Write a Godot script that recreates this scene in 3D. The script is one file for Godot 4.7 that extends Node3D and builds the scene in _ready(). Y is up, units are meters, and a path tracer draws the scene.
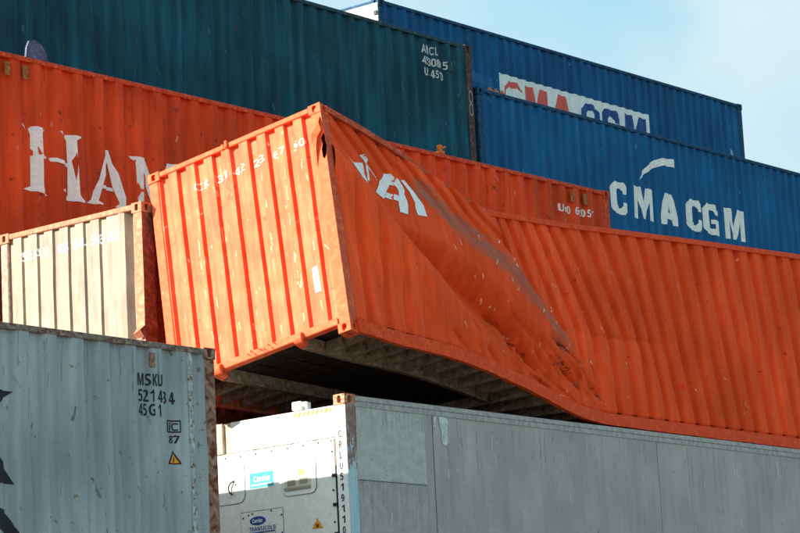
extends Node3D
# A collapsed orange container among stacked containers in a port yard.
# x runs along the containers (their ends face -x), y is up, z comes towards the viewer; the reefer's near top corner is the origin.

const GROUND := -5.487
const W := 2.438

const SUN := Vector3(-0.7714, 0.4374, -0.4628)   # towards the sun

var fonts := {}
var taken := {}


# ---------------------------------------------------------------- geometry collector
class Geo:
	var v := PackedVector3Array()
	var n := PackedVector3Array()
	var t := PackedVector2Array()
	var xf := Transform3D()

	func tri(a: Vector3, b: Vector3, c: Vector3, na: Vector3, nb: Vector3, nc: Vector3, ta := Vector2.ZERO, tb := Vector2.ZERO, tc := Vector2.ZERO) -> void:
		if (b - a).cross(c - a).dot(na + nb + nc) > 0.0:
			v.append_array([a, c, b]); n.append_array([na, nc, nb]); t.append_array([ta, tc, tb])
		else:
			v.append_array([a, b, c]); n.append_array([na, nb, nc]); t.append_array([ta, tb, tc])

	# a flat quad whose outside lies towards `out`
	func quad(a: Vector3, b: Vector3, c: Vector3, d: Vector3, out: Vector3) -> void:
		a = xf * a; b = xf * b; c = xf * c; d = xf * d
		var m := (c - a).cross(d - b).normalized()
		if m.dot(xf.basis * out) < 0.0:
			m = -m
		tri(a, b, c, m, m, m)
		tri(a, c, d, m, m, m)

	func flat(a: Vector3, b: Vector3, c: Vector3, out: Vector3) -> void:
		a = xf * a; b = xf * b; c = xf * c
		var m := (b - a).cross(c - a).normalized()
		if m.dot(xf.basis * out) < 0.0:
			m = -m
		tri(a, b, c, m, m, m)

	# box from lo to hi with its long edges chamfered by `e`
	func box(lo: Vector3, hi: Vector3, e := 0.0) -> void:
		if e <= 0.0:
			var p := []
			for i in 8:
				p.append(Vector3(hi.x if i & 1 else lo.x, hi.y if i & 2 else lo.y, hi.z if i & 4 else lo.z))
			quad(p[0], p[2], p[6], p[4], Vector3.LEFT); quad(p[1], p[3], p[7], p[5], Vector3.RIGHT)
			quad(p[0], p[1], p[5], p[4], Vector3.DOWN); quad(p[2], p[3], p[7], p[6], Vector3.UP)
			quad(p[0], p[1], p[3], p[2], Vector3.FORWARD); quad(p[4], p[5], p[7], p[6], Vector3.BACK)
			return
		# faces pulled in by e, joined by chamfer strips and corner triangles
		var c := (lo + hi) / 2.0
		var h := (hi - lo) / 2.0
		var g := h - Vector3(e, e, e)
		for ax in 3:
			var b := (ax + 1) % 3
			var d := (ax + 2) % 3
			for s in [-1.0, 1.0]:
				var q := []
				for k in [Vector2(-1, -1), Vector2(1, -1), Vector2(1, 1), Vector2(-1, 1)]:
					var o := Vector3()
					o[ax] = s * h[ax]; o[b] = k.x * g[b]; o[d] = k.y * g[d]
					q.append(c + o)
				var out := Vector3(); out[ax] = s
				quad(q[0], q[1], q[2], q[3], out)
				for s2 in [-1.0, 1.0]:
					var r := []
					for k in [Vector2(-1, 0), Vector2(1, 0), Vector2(1, 1), Vector2(-1, 1)]:
						var o2 := Vector3()
						o2[d] = k.x * g[d]
						o2[ax] = s * (h[ax] if k.y == 0 else g[ax])
						o2[b] = s2 * (g[b] if k.y == 0 else h[b])
						r.append(c + o2)
					var out2 := Vector3(); out2[ax] = s; out2[b] = s2
					quad(r[0], r[1], r[2], r[3], out2)
		for i in 8:
			var sg := Vector3(1 if i & 1 else -1, 1 if i & 2 else -1, 1 if i & 4 else -1)
			flat(c + sg * Vector3(h.x, g.y, g.z), c + sg * Vector3(g.x, h.y, g.z), c + sg * Vector3(g.x, g.y, h.z), sg)

	# round bar between two points
	func bar(a: Vector3, b: Vector3, r: float, sides := 8) -> void:
		var d := (b - a).normalized()
		var x := d.cross(Vector3.UP if absf(d.y) < 0.9 else Vector3.RIGHT).normalized()
		var y := d.cross(x)
		for i in sides:
			var p := TAU * i / sides
			var q := TAU * (i + 1) / sides
			var e := x * cos(p) + y * sin(p)
			var f := x * cos(q) + y * sin(q)
			quad(a + e * r, a + f * r, b + f * r, b + e * r, e + f)
			flat(a, a + e * r, a + f * r, -d)
			flat(b, b + e * r, b + f * r, d)

	# a bar of rectangular section swept along points: it reaches from y to y + high and from z - deep to z
	func sweep(pts: PackedVector3Array, low: float, high: float, deep: float, proud := 0.0) -> void:
		for i in pts.size() - 1:
			var a := pts[i]
			var b := pts[i + 1]
			var u := Vector3(0, high, 0)
			var l := Vector3(0, low, 0)
			var f := Vector3(0, 0, proud)
			var k := Vector3(0, 0, -deep)
			quad(a + l + f, b + l + f, b + u + f, a + u + f, Vector3.BACK)
			quad(a + l + k, b + l + k, b + u + k, a + u + k, Vector3.FORWARD)
			quad(a + u + f, b + u + f, b + u + k, a + u + k, Vector3.UP)
			quad(a + l + f, b + l + f, b + l + k, a + l + k, Vector3.DOWN)
		for e in [0, pts.size() - 1]:
			var a := pts[e]
			quad(a + Vector3(0, low, proud), a + Vector3(0, high, proud), a + Vector3(0, high, -deep), a + Vector3(0, low, -deep), Vector3.LEFT if e == 0 else Vector3.RIGHT)

	# a rectangle with an oval hole, and the tube behind the hole
	func holed(c: Vector3, ax: Vector3, ay: Vector3, hx: float, hy: float, rx: float, ry: float, out: Vector3, deep: float) -> void:
		var ang := []
		for i in 16:
			ang.append(TAU * i / 16.0)
		for s in [Vector2(1, 1), Vector2(-1, 1), Vector2(-1, -1), Vector2(1, -1)]:
			ang.append(fposmod(atan2(s.y * hy, s.x * hx), TAU))
		ang.sort()
		for i in ang.size():
			var p := []
			for a in [ang[i], ang[(i + 1) % ang.size()]]:
				var d := Vector2(cos(a), sin(a))
				var k := minf(hx / maxf(absf(d.x), 1e-6), hy / maxf(absf(d.y), 1e-6))
				var o := Vector2(signf(d.x) * rx * pow(absf(d.x), 0.65), signf(d.y) * ry * pow(absf(d.y), 0.65))
				p.append([c + ax * d.x * k + ay * d.y * k, c + ax * o.x + ay * o.y, d])
			quad(p[0][0], p[1][0], p[1][1], p[0][1], out)
			quad(p[0][1], p[1][1], p[1][1] - out * deep, p[0][1] - out * deep, -(ax * p[0][2].x + ay * p[0][2].y))
			flat(p[0][1] - out * deep, p[1][1] - out * deep, c - out * deep, out)

	func mesh() -> ArrayMesh:
		var a := []
		a.resize(Mesh.ARRAY_MAX)
		a[Mesh.ARRAY_VERTEX] = v; a[Mesh.ARRAY_NORMAL] = n; a[Mesh.ARRAY_TEX_UV] = t
		var m := ArrayMesh.new()
		m.add_surface_from_arrays(Mesh.PRIMITIVE_TRIANGLES, a)
		return m


# a sheet of steel: fold lines (u, offset) along it, and a way from (u, v, offset) to a point
class Sheet:
	var br: Array = []
	var map: Callable
	var u0 := 0.0
	var u1 := 1.0
	var v0 := 0.0
	var v1 := 1.0
	var bumps: FastNoiseLite
	var amp := 0.0

	func off_at(u: float) -> float:
		for i in br.size() - 1:
			if u <= br[i + 1].x:
				return lerpf(br[i].y, br[i + 1].y, clampf((u - br[i].x) / maxf(br[i + 1].x - br[i].x, 1e-6), 0, 1))
		return br[-1].y

	func dent(u: float, v: float) -> float:
		return amp * bumps.get_noise_2d(u * 100.0, v * 100.0) if bumps else 0.0

	func at(u: float, v: float, off: float) -> Vector3:
		return map.call(u, v, off + dent(u, v))


# ---------------------------------------------------------------- naming
func numbered(called: String, parent: Node) -> String:
	var key := str(parent.get_instance_id()) + called
	taken[key] = taken.get(key, -1) + 1
	return called if taken[key] == 0 else "%s_%03d" % [called, taken[key]]


func thing(called: String, label: String, category: String, at: Vector3, group := "") -> Node3D:
	var o := Node3D.new()
	o.name = numbered(called, self)
	o.position = at
	add_child(o, true)
	tag(o, label, category, group)
	return o


func tag(o: Node, label: String, category: String, group := "") -> void:
	o.set_meta("label", label)
	o.set_meta("category", category)
	if group:
		o.set_meta("group", group)


func put(called: String, g: Geo, m: Material, parent: Node = self) -> MeshInstance3D:
	var o := MeshInstance3D.new()
	o.name = numbered(called, parent)
	o.mesh = g.mesh()
	o.material_override = m
	parent.add_child(o, true)
	return o


func again(called: String, o: MeshInstance3D, xf: Transform3D, parent: Node) -> MeshInstance3D:
	var c := MeshInstance3D.new()
	c.name = numbered(called, parent)
	c.mesh = o.mesh
	c.material_override = o.material_override
	c.transform = xf
	parent.add_child(c, true)
	return c


func geo(xf := Transform3D()) -> Geo:
	var g := Geo.new()
	g.xf = xf
	return g


# ---------------------------------------------------------------- paint
func noise(sd: int, freq: float, octaves := 3) -> FastNoiseLite:
	var f := FastNoiseLite.new()
	f.seed = sd
	f.noise_type = FastNoiseLite.TYPE_SIMPLEX_SMOOTH
	f.frequency = freq
	f.fractal_octaves = octaves
	return f


func grey(f: FastNoiseLite, w: int, h: int, tile: bool) -> PackedByteArray:
	var im := f.get_seamless_image(w, h) if tile else f.get_image(w, h)
	im.convert(Image.FORMAT_L8)
	return im.get_data()


func streaks(sd: int, w: int, h: int) -> PackedByteArray:
	var im := noise(sd, 0.045, 4).get_image(w, maxi(8, h / 14))
	im.convert(Image.FORMAT_L8)
	im.resize(w, h, Image.INTERPOLATE_CUBIC)
	return im.get_data()


# weathered paint: base colour (as seen, sRGB), patches, rain streaks, grain, rust blooms, scratches and chips
func paint_image(w: int, h: int, base: Color, sd: int, o := {}) -> Image:
	var tile: bool = o.get("tile", false)
	var big := grey(noise(sd, 0.006 * 1000.0 / w, 4), w, h, tile)
	var run := grey(noise(sd + 1, 0.05, 3), w, h, true) if tile else streaks(sd + 1, w, h)
	var fine := grey(noise(sd + 2, 0.35, 2), w, h, tile)
	var bloom := grey(noise(sd + 3, o.get("bloom", 0.02), 5), w, h, tile)
	var faded: Color = o.get("faded", base.lerp(Color(0.8, 0.75, 0.7), 0.25))
	var rust: Color = o.get("rust", Color(0.36, 0.2, 0.13))
	var a_big: float = o.get("patch", 0.22)
	var a_run: float = o.get("run", 0.25)
	var a_fine: float = o.get("grain", 0.12)
	var limit: float = 255.0 * (1.0 - o.get("rusty", 0.18))
	var fade: float = o.get("fade", 0.5)
	var bias: float = o.get("bias", 0.12)
	var soft: float = o.get("soft", 14.0)
	var out := PackedByteArray()
	out.resize(w * h * 3)
	var br := base.r * 255.0
	var bg := base.g * 255.0
	var bb := base.b * 255.0
	var fr := (faded.r - base.r) * 255.0
	var fg := (faded.g - base.g) * 255.0
	var fb := (faded.b - base.b) * 255.0
	for i in w * h:
		var x := big[i] / 255.0 - 0.5
		var y := run[i] / 255.0 - 0.5
		var z := fine[i] / 255.0 - 0.5
		var k := 1.0 + a_big * x + a_run * y + a_fine * z
		var f := clampf((y + x * 0.8 + z * 0.5 + bias) * fade * 2.0, 0.0, 1.0)
		var r := (br + fr * f) * k
		var gr := (bg + fg * f) * k
		var b := (bb + fb * f) * k
		var s := clampf((bloom[i] + 70.0 * z + 20.0 * y - limit) / soft, 0.0, 1.0)
		if s > 0.0:
			var kk := 1.0 + z * 0.7 + x * 0.4
			r = lerpf(r, rust.r * 255.0 * kk, s)
			gr = lerpf(gr, rust.g * 255.0 * kk, s)
			b = lerpf(b, rust.b * 255.0 * kk, s)
		out[i * 3] = clampi(int(r), 0, 255)
		out[i * 3 + 1] = clampi(int(gr), 0, 255)
		out[i * 3 + 2] = clampi(int(b), 0, 255)
	var im := Image.create_from_data(w, h, false, Image.FORMAT_RGB8, out)
	var rnd := RandomNumberGenerator.new()
	rnd.seed = sd * 77 + 5
	var pale: Color = o.get("pale", Color(0.82, 0.8, 0.74))
	for i in o.get("scratches", 60):
		var p := Vector2(rnd.randf() * w, rnd.randf() * h)
		var d := Vector2.from_angle(o.get("lean", PI / 2) + rnd.randfn(0, 0.25)) * rnd.randf_range(1, o.get("long", 14))
		stroke(im, p, p + d, rnd.randf_range(0.4, 1.4), pale.lerp(base, rnd.randf() * 0.75), 0.8, rnd)
	var drip: Color = o.get("drip", rust)
	for i in o.get("drips", 0):
		# runs of dirt and rust that start at the rail above
		var p := Vector2(rnd.randf() * w, rnd.randf_range(0, 10))
		var q := p
		for k in rnd.randi_range(2, 9):
			var e := q + Vector2(rnd.randfn(0, 0.7), rnd.randf_range(4, 16))
			stroke(im, q, e, rnd.randf_range(0.3, 1.1), drip.lerp(base, rnd.randf() * 0.5), rnd.randf_range(0.25, 0.6), rnd)
			q = e
	for i in o.get("chips", 40):
		var p := Vector2(rnd.randf() * w, rnd.randf() * h)
		stroke(im, p, p + Vector2(rnd.randfn(0, 1.5), rnd.randfn(0, 2)), rnd.randf_range(0.6, 2.2), rust.lerp(base, rnd.randf() * 0.4), 0.9, rnd)
	return im


# a ragged brush stroke
func stroke(im: Image, a: Vector2, b: Vector2, r: float, c: Color, strength: float, rnd: RandomNumberGenerator) -> void:
	var steps := maxi(1, int(a.distance_to(b) / maxf(0.6, r * 0.7)))
	var w := im.get_width()
	var h := im.get_height()
	for i in steps + 1:
		var p := a.lerp(b, float(i) / steps) + Vector2(rnd.randfn(0, r * 0.25), rnd.randfn(0, r * 0.25))
		var q := r * rnd.randf_range(0.6, 1.1)
		for y in range(maxi(0, int(p.y - q)), mini(h, int(p.y + q) + 2)):
			for x in range(maxi(0, int(p.x - q)), mini(w, int(p.x + q) + 2)):
				var e := clampf(q + 0.5 - Vector2(x, y).distance_to(p), 0, 1) * strength * rnd.randf_range(0.6, 1.0)
				if e > 0.02:
					im.set_pixel(x, y, im.get_pixel(x, y).lerp(c, e))


func from_image(im: Image, rough := 0.6, triplanar := 0.0) -> StandardMaterial3D:
	var m := StandardMaterial3D.new()
	m.albedo_texture = ImageTexture.create_from_image(im)
	m.roughness = rough
	m.metallic_specular = 0.28
	if triplanar > 0.0:
		m.uv1_triplanar = true
		m.uv1_scale = Vector3.ONE * triplanar
	return m


func wall_paint(base: Color, sd: int, o := {}, w := 1500, h := 330) -> StandardMaterial3D:
	return from_image(paint_image(w, h, base, sd, o), o.get("rough", 0.62))


func trim_paint(base: Color, sd: int, o := {}) -> StandardMaterial3D:
	var p := {"tile": true, "scratches": 10, "chips": 8, "long": 7, "bloom": 0.05, "grain": 0.07}
	p.merge(o, true)
	return from_image(paint_image(256, 256, base, sd, p), o.get("rough", 0.65), o.get("scale", 1.1))


func plain(c: Color, rough := 0.6) -> StandardMaterial3D:
	var m := StandardMaterial3D.new()
	m.albedo_color = c
	m.roughness = rough
	m.metallic_specular = 0.4
	return m


# ---------------------------------------------------------------- corrugated sheet
# fold lines from a to b: outer flat, slope, inner flat, slope
func folds(a: float, b: float, pitch: float, deep: float, outer := 0.34, slope := 0.17, start := 0.06) -> Array:
	var r: Array = [Vector2(a, 0.0)]
	var u := a + start
	while u + pitch * (1.0 - outer) < b - 0.03:
		r.append(Vector2(u, 0)); r.append(Vector2(u + pitch * slope, -deep))
		r.append(Vector2(u + pitch * (1.0 - outer - slope), -deep)); r.append(Vector2(u + pitch * (1.0 - outer), 0))
		u += pitch
	r.append(Vector2(b, 0.0))
	return r


func sheet_mesh(g: Geo, s: Sheet, rows: int) -> void:
	for i in s.br.size() - 1:
		var ua: float = s.br[i].x
		var ub: float = s.br[i + 1].x
		if ub - ua < 1e-5:
			continue
		var oa: float = s.br[i].y
		var ob: float = s.br[i + 1].y
		var p := []
		for j in rows + 1:
			var v := lerpf(s.v0, s.v1, float(j) / rows)
			var a := s.at(ua, v, oa)
			var b := s.at(ub, v, ob)
			var e := (s.at((ua + ub) / 2, v + 0.05, (oa + ob) / 2) - s.at((ua + ub) / 2, v - 0.05, (oa + ob) / 2))
			var out: Vector3 = s.map.call(ua, v, 0.1) - s.map.call(ua, v, 0.0)
			var m := (b - a).cross(e).normalized()
			if m.dot(out) < 0:
				m = -m
			p.append([a, b, m, v])
		for j in rows:
			var q = p[j]
			var r = p[j + 1]
			var ta := Vector2(inverse_lerp(s.u0, s.u1, ua), 1.0 - inverse_lerp(s.v0, s.v1, q[3]))
			var tb := Vector2(inverse_lerp(s.u0, s.u1, ub), ta.y)
			var td := Vector2(ta.x, 1.0 - inverse_lerp(s.v0, s.v1, r[3]))
			var tc := Vector2(tb.x, td.y)
			g.tri(g.xf * q[0], g.xf * q[1], g.xf * r[1], g.xf.basis * q[2], g.xf.basis * q[2], g.xf.basis * r[2], ta, tb, tc)
			g.tri(g.xf * q[0], g.xf * r[1], g.xf * r[0], g.xf.basis * q[2], g.xf.basis * r[2], g.xf.basis * r[2], ta, tc, td)


# ---------------------------------------------------------------- print on sheets
func text_tris(s: String, x: float, y: float, w: float, h: float, font := "Droid Sans", weight := 700) -> PackedVector2Array:
	var key := font + str(weight)
	if not fonts.has(key):
		var f := SystemFont.new()
		f.font_names = PackedStringArray([font])
		f.font_weight = weight
		fonts[key] = f
	var tm := TextMesh.new()
	tm.font = fonts[key]
	tm.text = s
	tm.depth = 0.0
	tm.font_size = 48
	tm.pixel_size = 0.01
	tm.curve_step = 1.0
	var a := tm.surface_get_arrays(0)
	var vs: PackedVector3Array = a[Mesh.ARRAY_VERTEX]
	var ix: PackedInt32Array = a[Mesh.ARRAY_INDEX]
	var lo := Vector2(INF, INF)
	var hi := -lo
	for p in vs:
		lo = lo.min(Vector2(p.x, p.y)); hi = hi.max(Vector2(p.x, p.y))
	var out := PackedVector2Array()
	for i in ix:
		out.append(Vector2(x + (vs[i].x - lo.x) / (hi.x - lo.x) * w, y + (vs[i].y - lo.y) / (hi.y - lo.y) * h))
	return out


func poly_tris(polys: Array, shift := Vector2.ZERO) -> PackedVector2Array:
	var out := PackedVector2Array()
	for p in polys:
		var q := PackedVector2Array(p)
		for i in Geometry2D.triangulate_polygon(q):
			out.append(q[i] + shift)
	return out


# bite ragged chips out of the edges of lettering polygons
func weathered(polys: Array, count: int, size: float, sd: int) -> Array:
	var rnd := RandomNumberGenerator.new()
	rnd.seed = sd
	for k in count:
		var from: PackedVector2Array = PackedVector2Array(polys[rnd.randi() % polys.size()])
		if from.size() < 3:
			continue
		var e := rnd.randi() % from.size()
		var c := from[e].lerp(from[(e + 1) % from.size()], rnd.randf())
		var chip := PackedVector2Array()
		var r := size * rnd.randf_range(0.4, 1.2)
		for i in 7:
			chip.append(c + Vector2(cos(TAU * i / 7) * 0.7, sin(TAU * i / 7) * 1.3) * r * rnd.randf_range(0.5, 1.2))
		var next := []
		for p in polys:
			for q in Geometry2D.clip_polygons(PackedVector2Array(p), chip):
				if not Geometry2D.is_polygon_clockwise(q) and q.size() > 2:
					next.append(q)
		polys = next
	return polys


func half(p: Array, k: float, above: bool, ax := 0) -> Array:
	var r := []
	for i in p.size():
		var a: Vector2 = p[i]
		var b: Vector2 = p[(i + 1) % p.size()]
		var ia := a[ax] >= k if above else a[ax] <= k
		var ib := b[ax] >= k if above else b[ax] <= k
		if ia:
			r.append(a)
		if ia != ib:
			r.append(a.lerp(b, (k - a[ax]) / (b[ax] - a[ax])))
	return r


func printed(called: String, parent: Node, s: Sheet, tris: PackedVector2Array, m: Material, lift := 0.004, xf := Transform3D()) -> MeshInstance3D:
	var g := geo(xf)
	for i in range(0, tris.size(), 3):
		var lo := minf(tris[i].x, minf(tris[i + 1].x, tris[i + 2].x))
		var hi := maxf(tris[i].x, maxf(tris[i + 1].x, tris[i + 2].x))
		for j in s.br.size() - 1:
			var a: Vector2 = s.br[j]
			var b: Vector2 = s.br[j + 1]
			if b.x <= lo or a.x >= hi or b.x - a.x < 1e-5:
				continue
			var p := half(half([tris[i], tris[i + 1], tris[i + 2]], a.x, true), b.x, false)
			if p.size() < 3:
				continue
			var q := []
			for c in p:
				q.append(s.at(c.x, c.y, lerpf(a.y, b.y, (c.x - a.x) / (b.x - a.x)) + lift))
			var out: Vector3 = s.map.call(lo, s.v0, 0.1) - s.map.call(lo, s.v0, 0.0)
			for k in range(1, q.size() - 1):
				if (q[k] - q[0]).cross(q[k + 1] - q[0]).length() > 1e-7:
					g.flat(q[0], q[k], q[k + 1], out)
	return put(called, g, m, parent)


# ---------------------------------------------------------------- container pieces
# one corner casting with its three oval openings; sy and sz say which corner of the front end it is
func casting(g: Geo, at: Vector3, sy: float, sz: float) -> void:
	var d := Vector3(0.178, 0.118, 0.162)
	var c := at + Vector3(d.x / 2, -sy * d.y / 2, -sz * d.z / 2)
	var h := d / 2
	g.holed(c + Vector3(-h.x, 0, 0), Vector3.BACK, Vector3.UP, h.z, h.y, 0.030, 0.042, Vector3.LEFT, 0.15)
	g.holed(c + Vector3(0, 0, sz * h.z), Vector3.RIGHT, Vector3.UP, h.x, h.y, 0.034, 0.042, Vector3(0, 0, sz), 0.14)
	g.holed(c + Vector3(0, sy * h.y, 0), Vector3.RIGHT, Vector3.BACK, h.x, h.z, 0.06, 0.03, Vector3(0, sy, 0), 0.05)
	var x := Vector3(h.x, 0, 0)
	var y := Vector3(0, h.y, 0)
	var z := Vector3(0, 0, h.z)
	g.quad(c + x - y - z, c + x + y - z, c + x + y + z, c + x - y + z, Vector3.RIGHT)
	g.quad(c - sy * y - x - z, c - sy * y + x - z, c - sy * y + x + z, c - sy * y - x + z, Vector3(0, -sy, 0))
	g.quad(c - sz * z - x - y, c - sz * z + x - y, c - sz * z + x + y, c - sz * z - x + y, Vector3(0, 0, -sz))


# the end of a container in its own axes: near bottom corner at the origin, outside towards -x
func end_frame(root: Node, xf: Transform3D, h: float, frame: Material, cast: Material, o := {}) -> void:
	for c in [[1, 1], [1, -1], [-1, 1], [-1, -1]]:
		var g := geo(xf)
		casting(g, Vector3(0, h if c[0] > 0 else 0.0, 0.0 if c[1] > 0 else -W), c[0], c[1])
		put("corner_casting", g, cast, root)
	var near: Material = o.get("near_post", frame)
	for s in [0, 1]:
		if s == 0 and o.has("no_near_post"):
			continue
		var g := geo(xf)
		var z := -0.006 if s == 0 else -W + 0.006 + 0.13
		g.box(Vector3(0.008, 0.118, z - 0.13), Vector3(0.16, h - 0.118, z), 0.012)
		put("corner_post", g, near if s == 0 else o.get("far_post", frame), root)
	var hd := geo(xf)
	hd.box(Vector3(0.006, h - 0.078, -W + 0.162), Vector3(0.1, h - 0.012, -0.162), 0.008)
	put("top_end_rail", hd, o.get("header", frame), root)
	var sl := geo(xf)
	sl.box(Vector3(0.014, o.get("sill_low", 0.02), -W + 0.162), Vector3(0.11, o.get("sill_high", 0.15), -0.162), 0.008)
	put("bottom_end_rail", sl, o.get("sill", frame), root)


func end_sheet(h: float, pitch := 0.2515, start := 0.146, wide := 0.1, sunk := 0.0456) -> Sheet:
	var s := Sheet.new()
	s.u0 = 0.1; s.u1 = W - 0.1
	s.v0 = 0.14; s.v1 = h - 0.05
	s.br = [Vector2(0.1, 0)]
	var u := start
	while u + wide + 0.04 < W - 0.1:
		s.br.append_array([Vector2(u, 0), Vector2(u + 0.018, -sunk), Vector2(u + 0.018 + wide, -sunk), Vector2(u + 0.036 + wide, 0)])
		u += pitch
	s.br.append(Vector2(W - 0.1, 0))
	s.map = func(a, b, off): return Vector3(0.022 - off, b, a - W)
	s.bumps = noise(31, 0.012, 2)
	s.amp = 0.012
	return s


func side_sheet(l: float, h: float, pitch: float, deep: float, o := {}) -> Sheet:
	var s := Sheet.new()
	s.u0 = 0.15; s.u1 = l - 0.15
	s.v0 = 0.14; s.v1 = h - 0.06
	s.br = folds(s.u0, s.u1, pitch, deep, o.get("outer", 0.34), o.get("slope", 0.19), o.get("start", 0.09))
	s.map = func(a, b, off): return Vector3(a, b, -0.016 + off)
	s.bumps = noise(o.get("seed", 7), 0.008, 3)
	s.amp = o.get("dents", 0.016)
	return s


# a whole straight container; returns its root and its two lettered sheets
func container(called: String, label: String, at: Vector3, l: float, h: float, o: Dictionary) -> Dictionary:
	var root := thing(called, label, "container", at, o.get("group", ""))
	var frame: Material = o.frame
	var cast: Material = o.get("cast", frame)
	var back := Transform3D(Basis(Vector3.UP, PI), Vector3(l, 0, -W))
	end_frame(root, Transform3D(), h, frame, cast, o)
	end_frame(root, back, h, frame, cast, {"near_post": frame})
	# far post on the near side takes its own paint when asked
	var side := side_sheet(l, h, o.pitch, o.get("deep", 0.042), o)
	var g := geo()
	sheet_mesh(g, side, 10)
	var w := put("side_wall", g, o.wall, root)
	again("side_wall", w, back, root)
	var e: Sheet = o.end_sheet if o.has("end_sheet") else end_sheet(h)
	if not o.has("no_end"):
		g = geo()
		sheet_mesh(g, e, 10)
		put("end_wall", g, o.end, root)
	for s in [0, 1]:
		g = geo()
		var z := 0.0 if s == 0 else -W + 0.06
		g.box(Vector3(0.178, h - 0.075, z - 0.06), Vector3(l - 0.178, h - 0.012, z - 0.003), 0.006)
		put("top_side_rail", g, o.get("rail", frame), root)
		g = geo()
		g.box(Vector3(0.178, 0.012, z - 0.06), Vector3(l - 0.178, 0.158, z - 0.003), 0.006)
		put("bottom_side_rail", g, o.get("low_rail", frame), root)
		g = geo(back)
		g.box(Vector3(0.01, 0.15, -W / 2 * (s + 1) + (0.14 if s else 0.004)), Vector3(0.06, h - 0.08, -W / 2 * s - (0.14 if s == 0 else 0.004)), 0.006)
		for k in 2:
			var zz: float = -W / 2 * s - 0.35 - 0.5 * k
			g.bar(Vector3(-0.012, 0.1, zz), Vector3(-0.012, h - 0.05, zz), 0.018)
		put("door", g, o.end, root)
	var roof := Sheet.new()
	roof.u0 = 0.1; roof.u1 = l - 0.1; roof.v0 = -W + 0.05; roof.v1 = -0.05
	roof.br = folds(0.1, l - 0.1, 0.21, 0.02)
	roof.map = func(a, b, off): return Vector3(a, h - 0.014 + off, b)
	g = geo()
	sheet_mesh(g, roof, 1)
	put("roof", g, frame, root)
	g = geo()
	g.box(Vector3(0.12, 0.14, -W + 0.062), Vector3(l - 0.12, 0.17, -0.062))
	put("floor", g, frame, root)
	return {"root": root, "side": side, "end": e}


func glyph(c: String, x: float, y: float, w: float, h: float, k := 0.3) -> Array:
	# heavy block letters with cut corners; k is the stroke as a share of the width
	var s := w * k
	var e := w * 0.22
	var f := s * 0.35
	var p := []
	match c:
		"C":
			p = [[0, e], [e, 0], [w - e, 0], [w, e], [w, h * 0.38], [w - s, h * 0.38], [w - s, s * 0.75 + f], [w - s - f, s * 0.75], [s + f, s * 0.75], [s, s * 0.75 + f], [s, h - s * 0.75 - f], [s + f, h - s * 0.75], [w - s - f, h - s * 0.75], [w - s, h - s * 0.75 - f], [w - s, h * 0.64], [w, h * 0.64], [w, h - e], [w - e, h], [e, h], [0, h - e]]
		"G":
			p = [[0, e], [e, 0], [w, 0], [w, h * 0.5], [w * 0.52, h * 0.5], [w * 0.52, h * 0.36], [w - s, h * 0.36], [w - s, s * 0.75], [s + f, s * 0.75], [s, s * 0.75 + f], [s, h - s * 0.75 - f], [s + f, h - s * 0.75], [w - s - f, h - s * 0.75], [w - s, h - s * 0.75 - f], [w - s, h * 0.66], [w, h * 0.66], [w, h - e], [w - e, h], [e, h], [0, h - e]]
		"M":
			p = [[0, 0], [s * 0.8, 0], [s * 0.8, h * 0.6], [w * 0.42, 0.02 * h], [w * 0.58, 0.02 * h], [w - s * 0.8, h * 0.6], [w - s * 0.8, 0], [w, 0], [w, h], [w - s * 1.15, h], [w * 0.5, h * 0.42], [s * 1.15, h], [0, h]]
		"A":
			return [[Vector2(x, y), Vector2(x + s, y), Vector2(x + s * 1.18, y + h * 0.2), Vector2(x + w - s * 1.18, y + h * 0.2), Vector2(x + w - s, y), Vector2(x + w, y), Vector2(x + w * 0.72, y + h), Vector2(x + w * 0.5, y + h), Vector2(x + w * 0.5, y + h * 0.72), Vector2(x + w * 0.62, y + h * 0.37), Vector2(x + w * 0.38, y + h * 0.37), Vector2(x + w * 0.5, y + h * 0.72), Vector2(x + w * 0.5, y + h), Vector2(x + w * 0.28, y + h)]]
	var q := []
	for a in p:
		q.append(Vector2(x + a[0], y + a[1]))
	return [q]


func word(list: Array, y: float, h: float, shift: Vector2, k := 0.3) -> Array:
	var r := []
	for a in list:
		if a[0] == "A":
			# two legs and a bar, so that the triangle stays open
			var x: float = a[1] + shift.x
			var w: float = a[2] - a[1]
			var b := y + shift.y
			var s := w * k
			r.append([Vector2(x, b), Vector2(x + s, b), Vector2(x + w * 0.5, b + h * 0.74), Vector2(x + w * 0.5, b + h), Vector2(x + w * 0.3, b + h)])
			r.append([Vector2(x + w - s, b), Vector2(x + w, b), Vector2(x + w * 0.7, b + h), Vector2(x + w * 0.5, b + h), Vector2(x + w * 0.5, b + h * 0.74)])
			r.append([Vector2(x + s * 1.1, b + h * 0.18), Vector2(x + w - s * 1.1, b + h * 0.18), Vector2(x + w * 0.62, b + h * 0.38), Vector2(x + w * 0.38, b + h * 0.38)])
		else:
			r.append_array(glyph(a[0], a[1] + shift.x, y + shift.y, a[2] - a[1], h, k))
	return r


func moved(p: Array, by: Vector2) -> Array:
	var r := []
	for a in p:
		r.append(Vector2(a[0], a[1]) + by)
	return r


# a small block held on a side wall
func wall_tag(called: String, root: Node, lo: Vector3, hi: Vector3, m: Material) -> MeshInstance3D:
	var g := geo()
	g.box(lo, hi, 0.004)
	return put(called, g, m, root)


func _ready() -> void:
	stage()
	yard()
	reefer()
	bent()
	grey_container()
	cream_container()
	serif_container()
	green_container()
	blue_containers()


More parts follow.
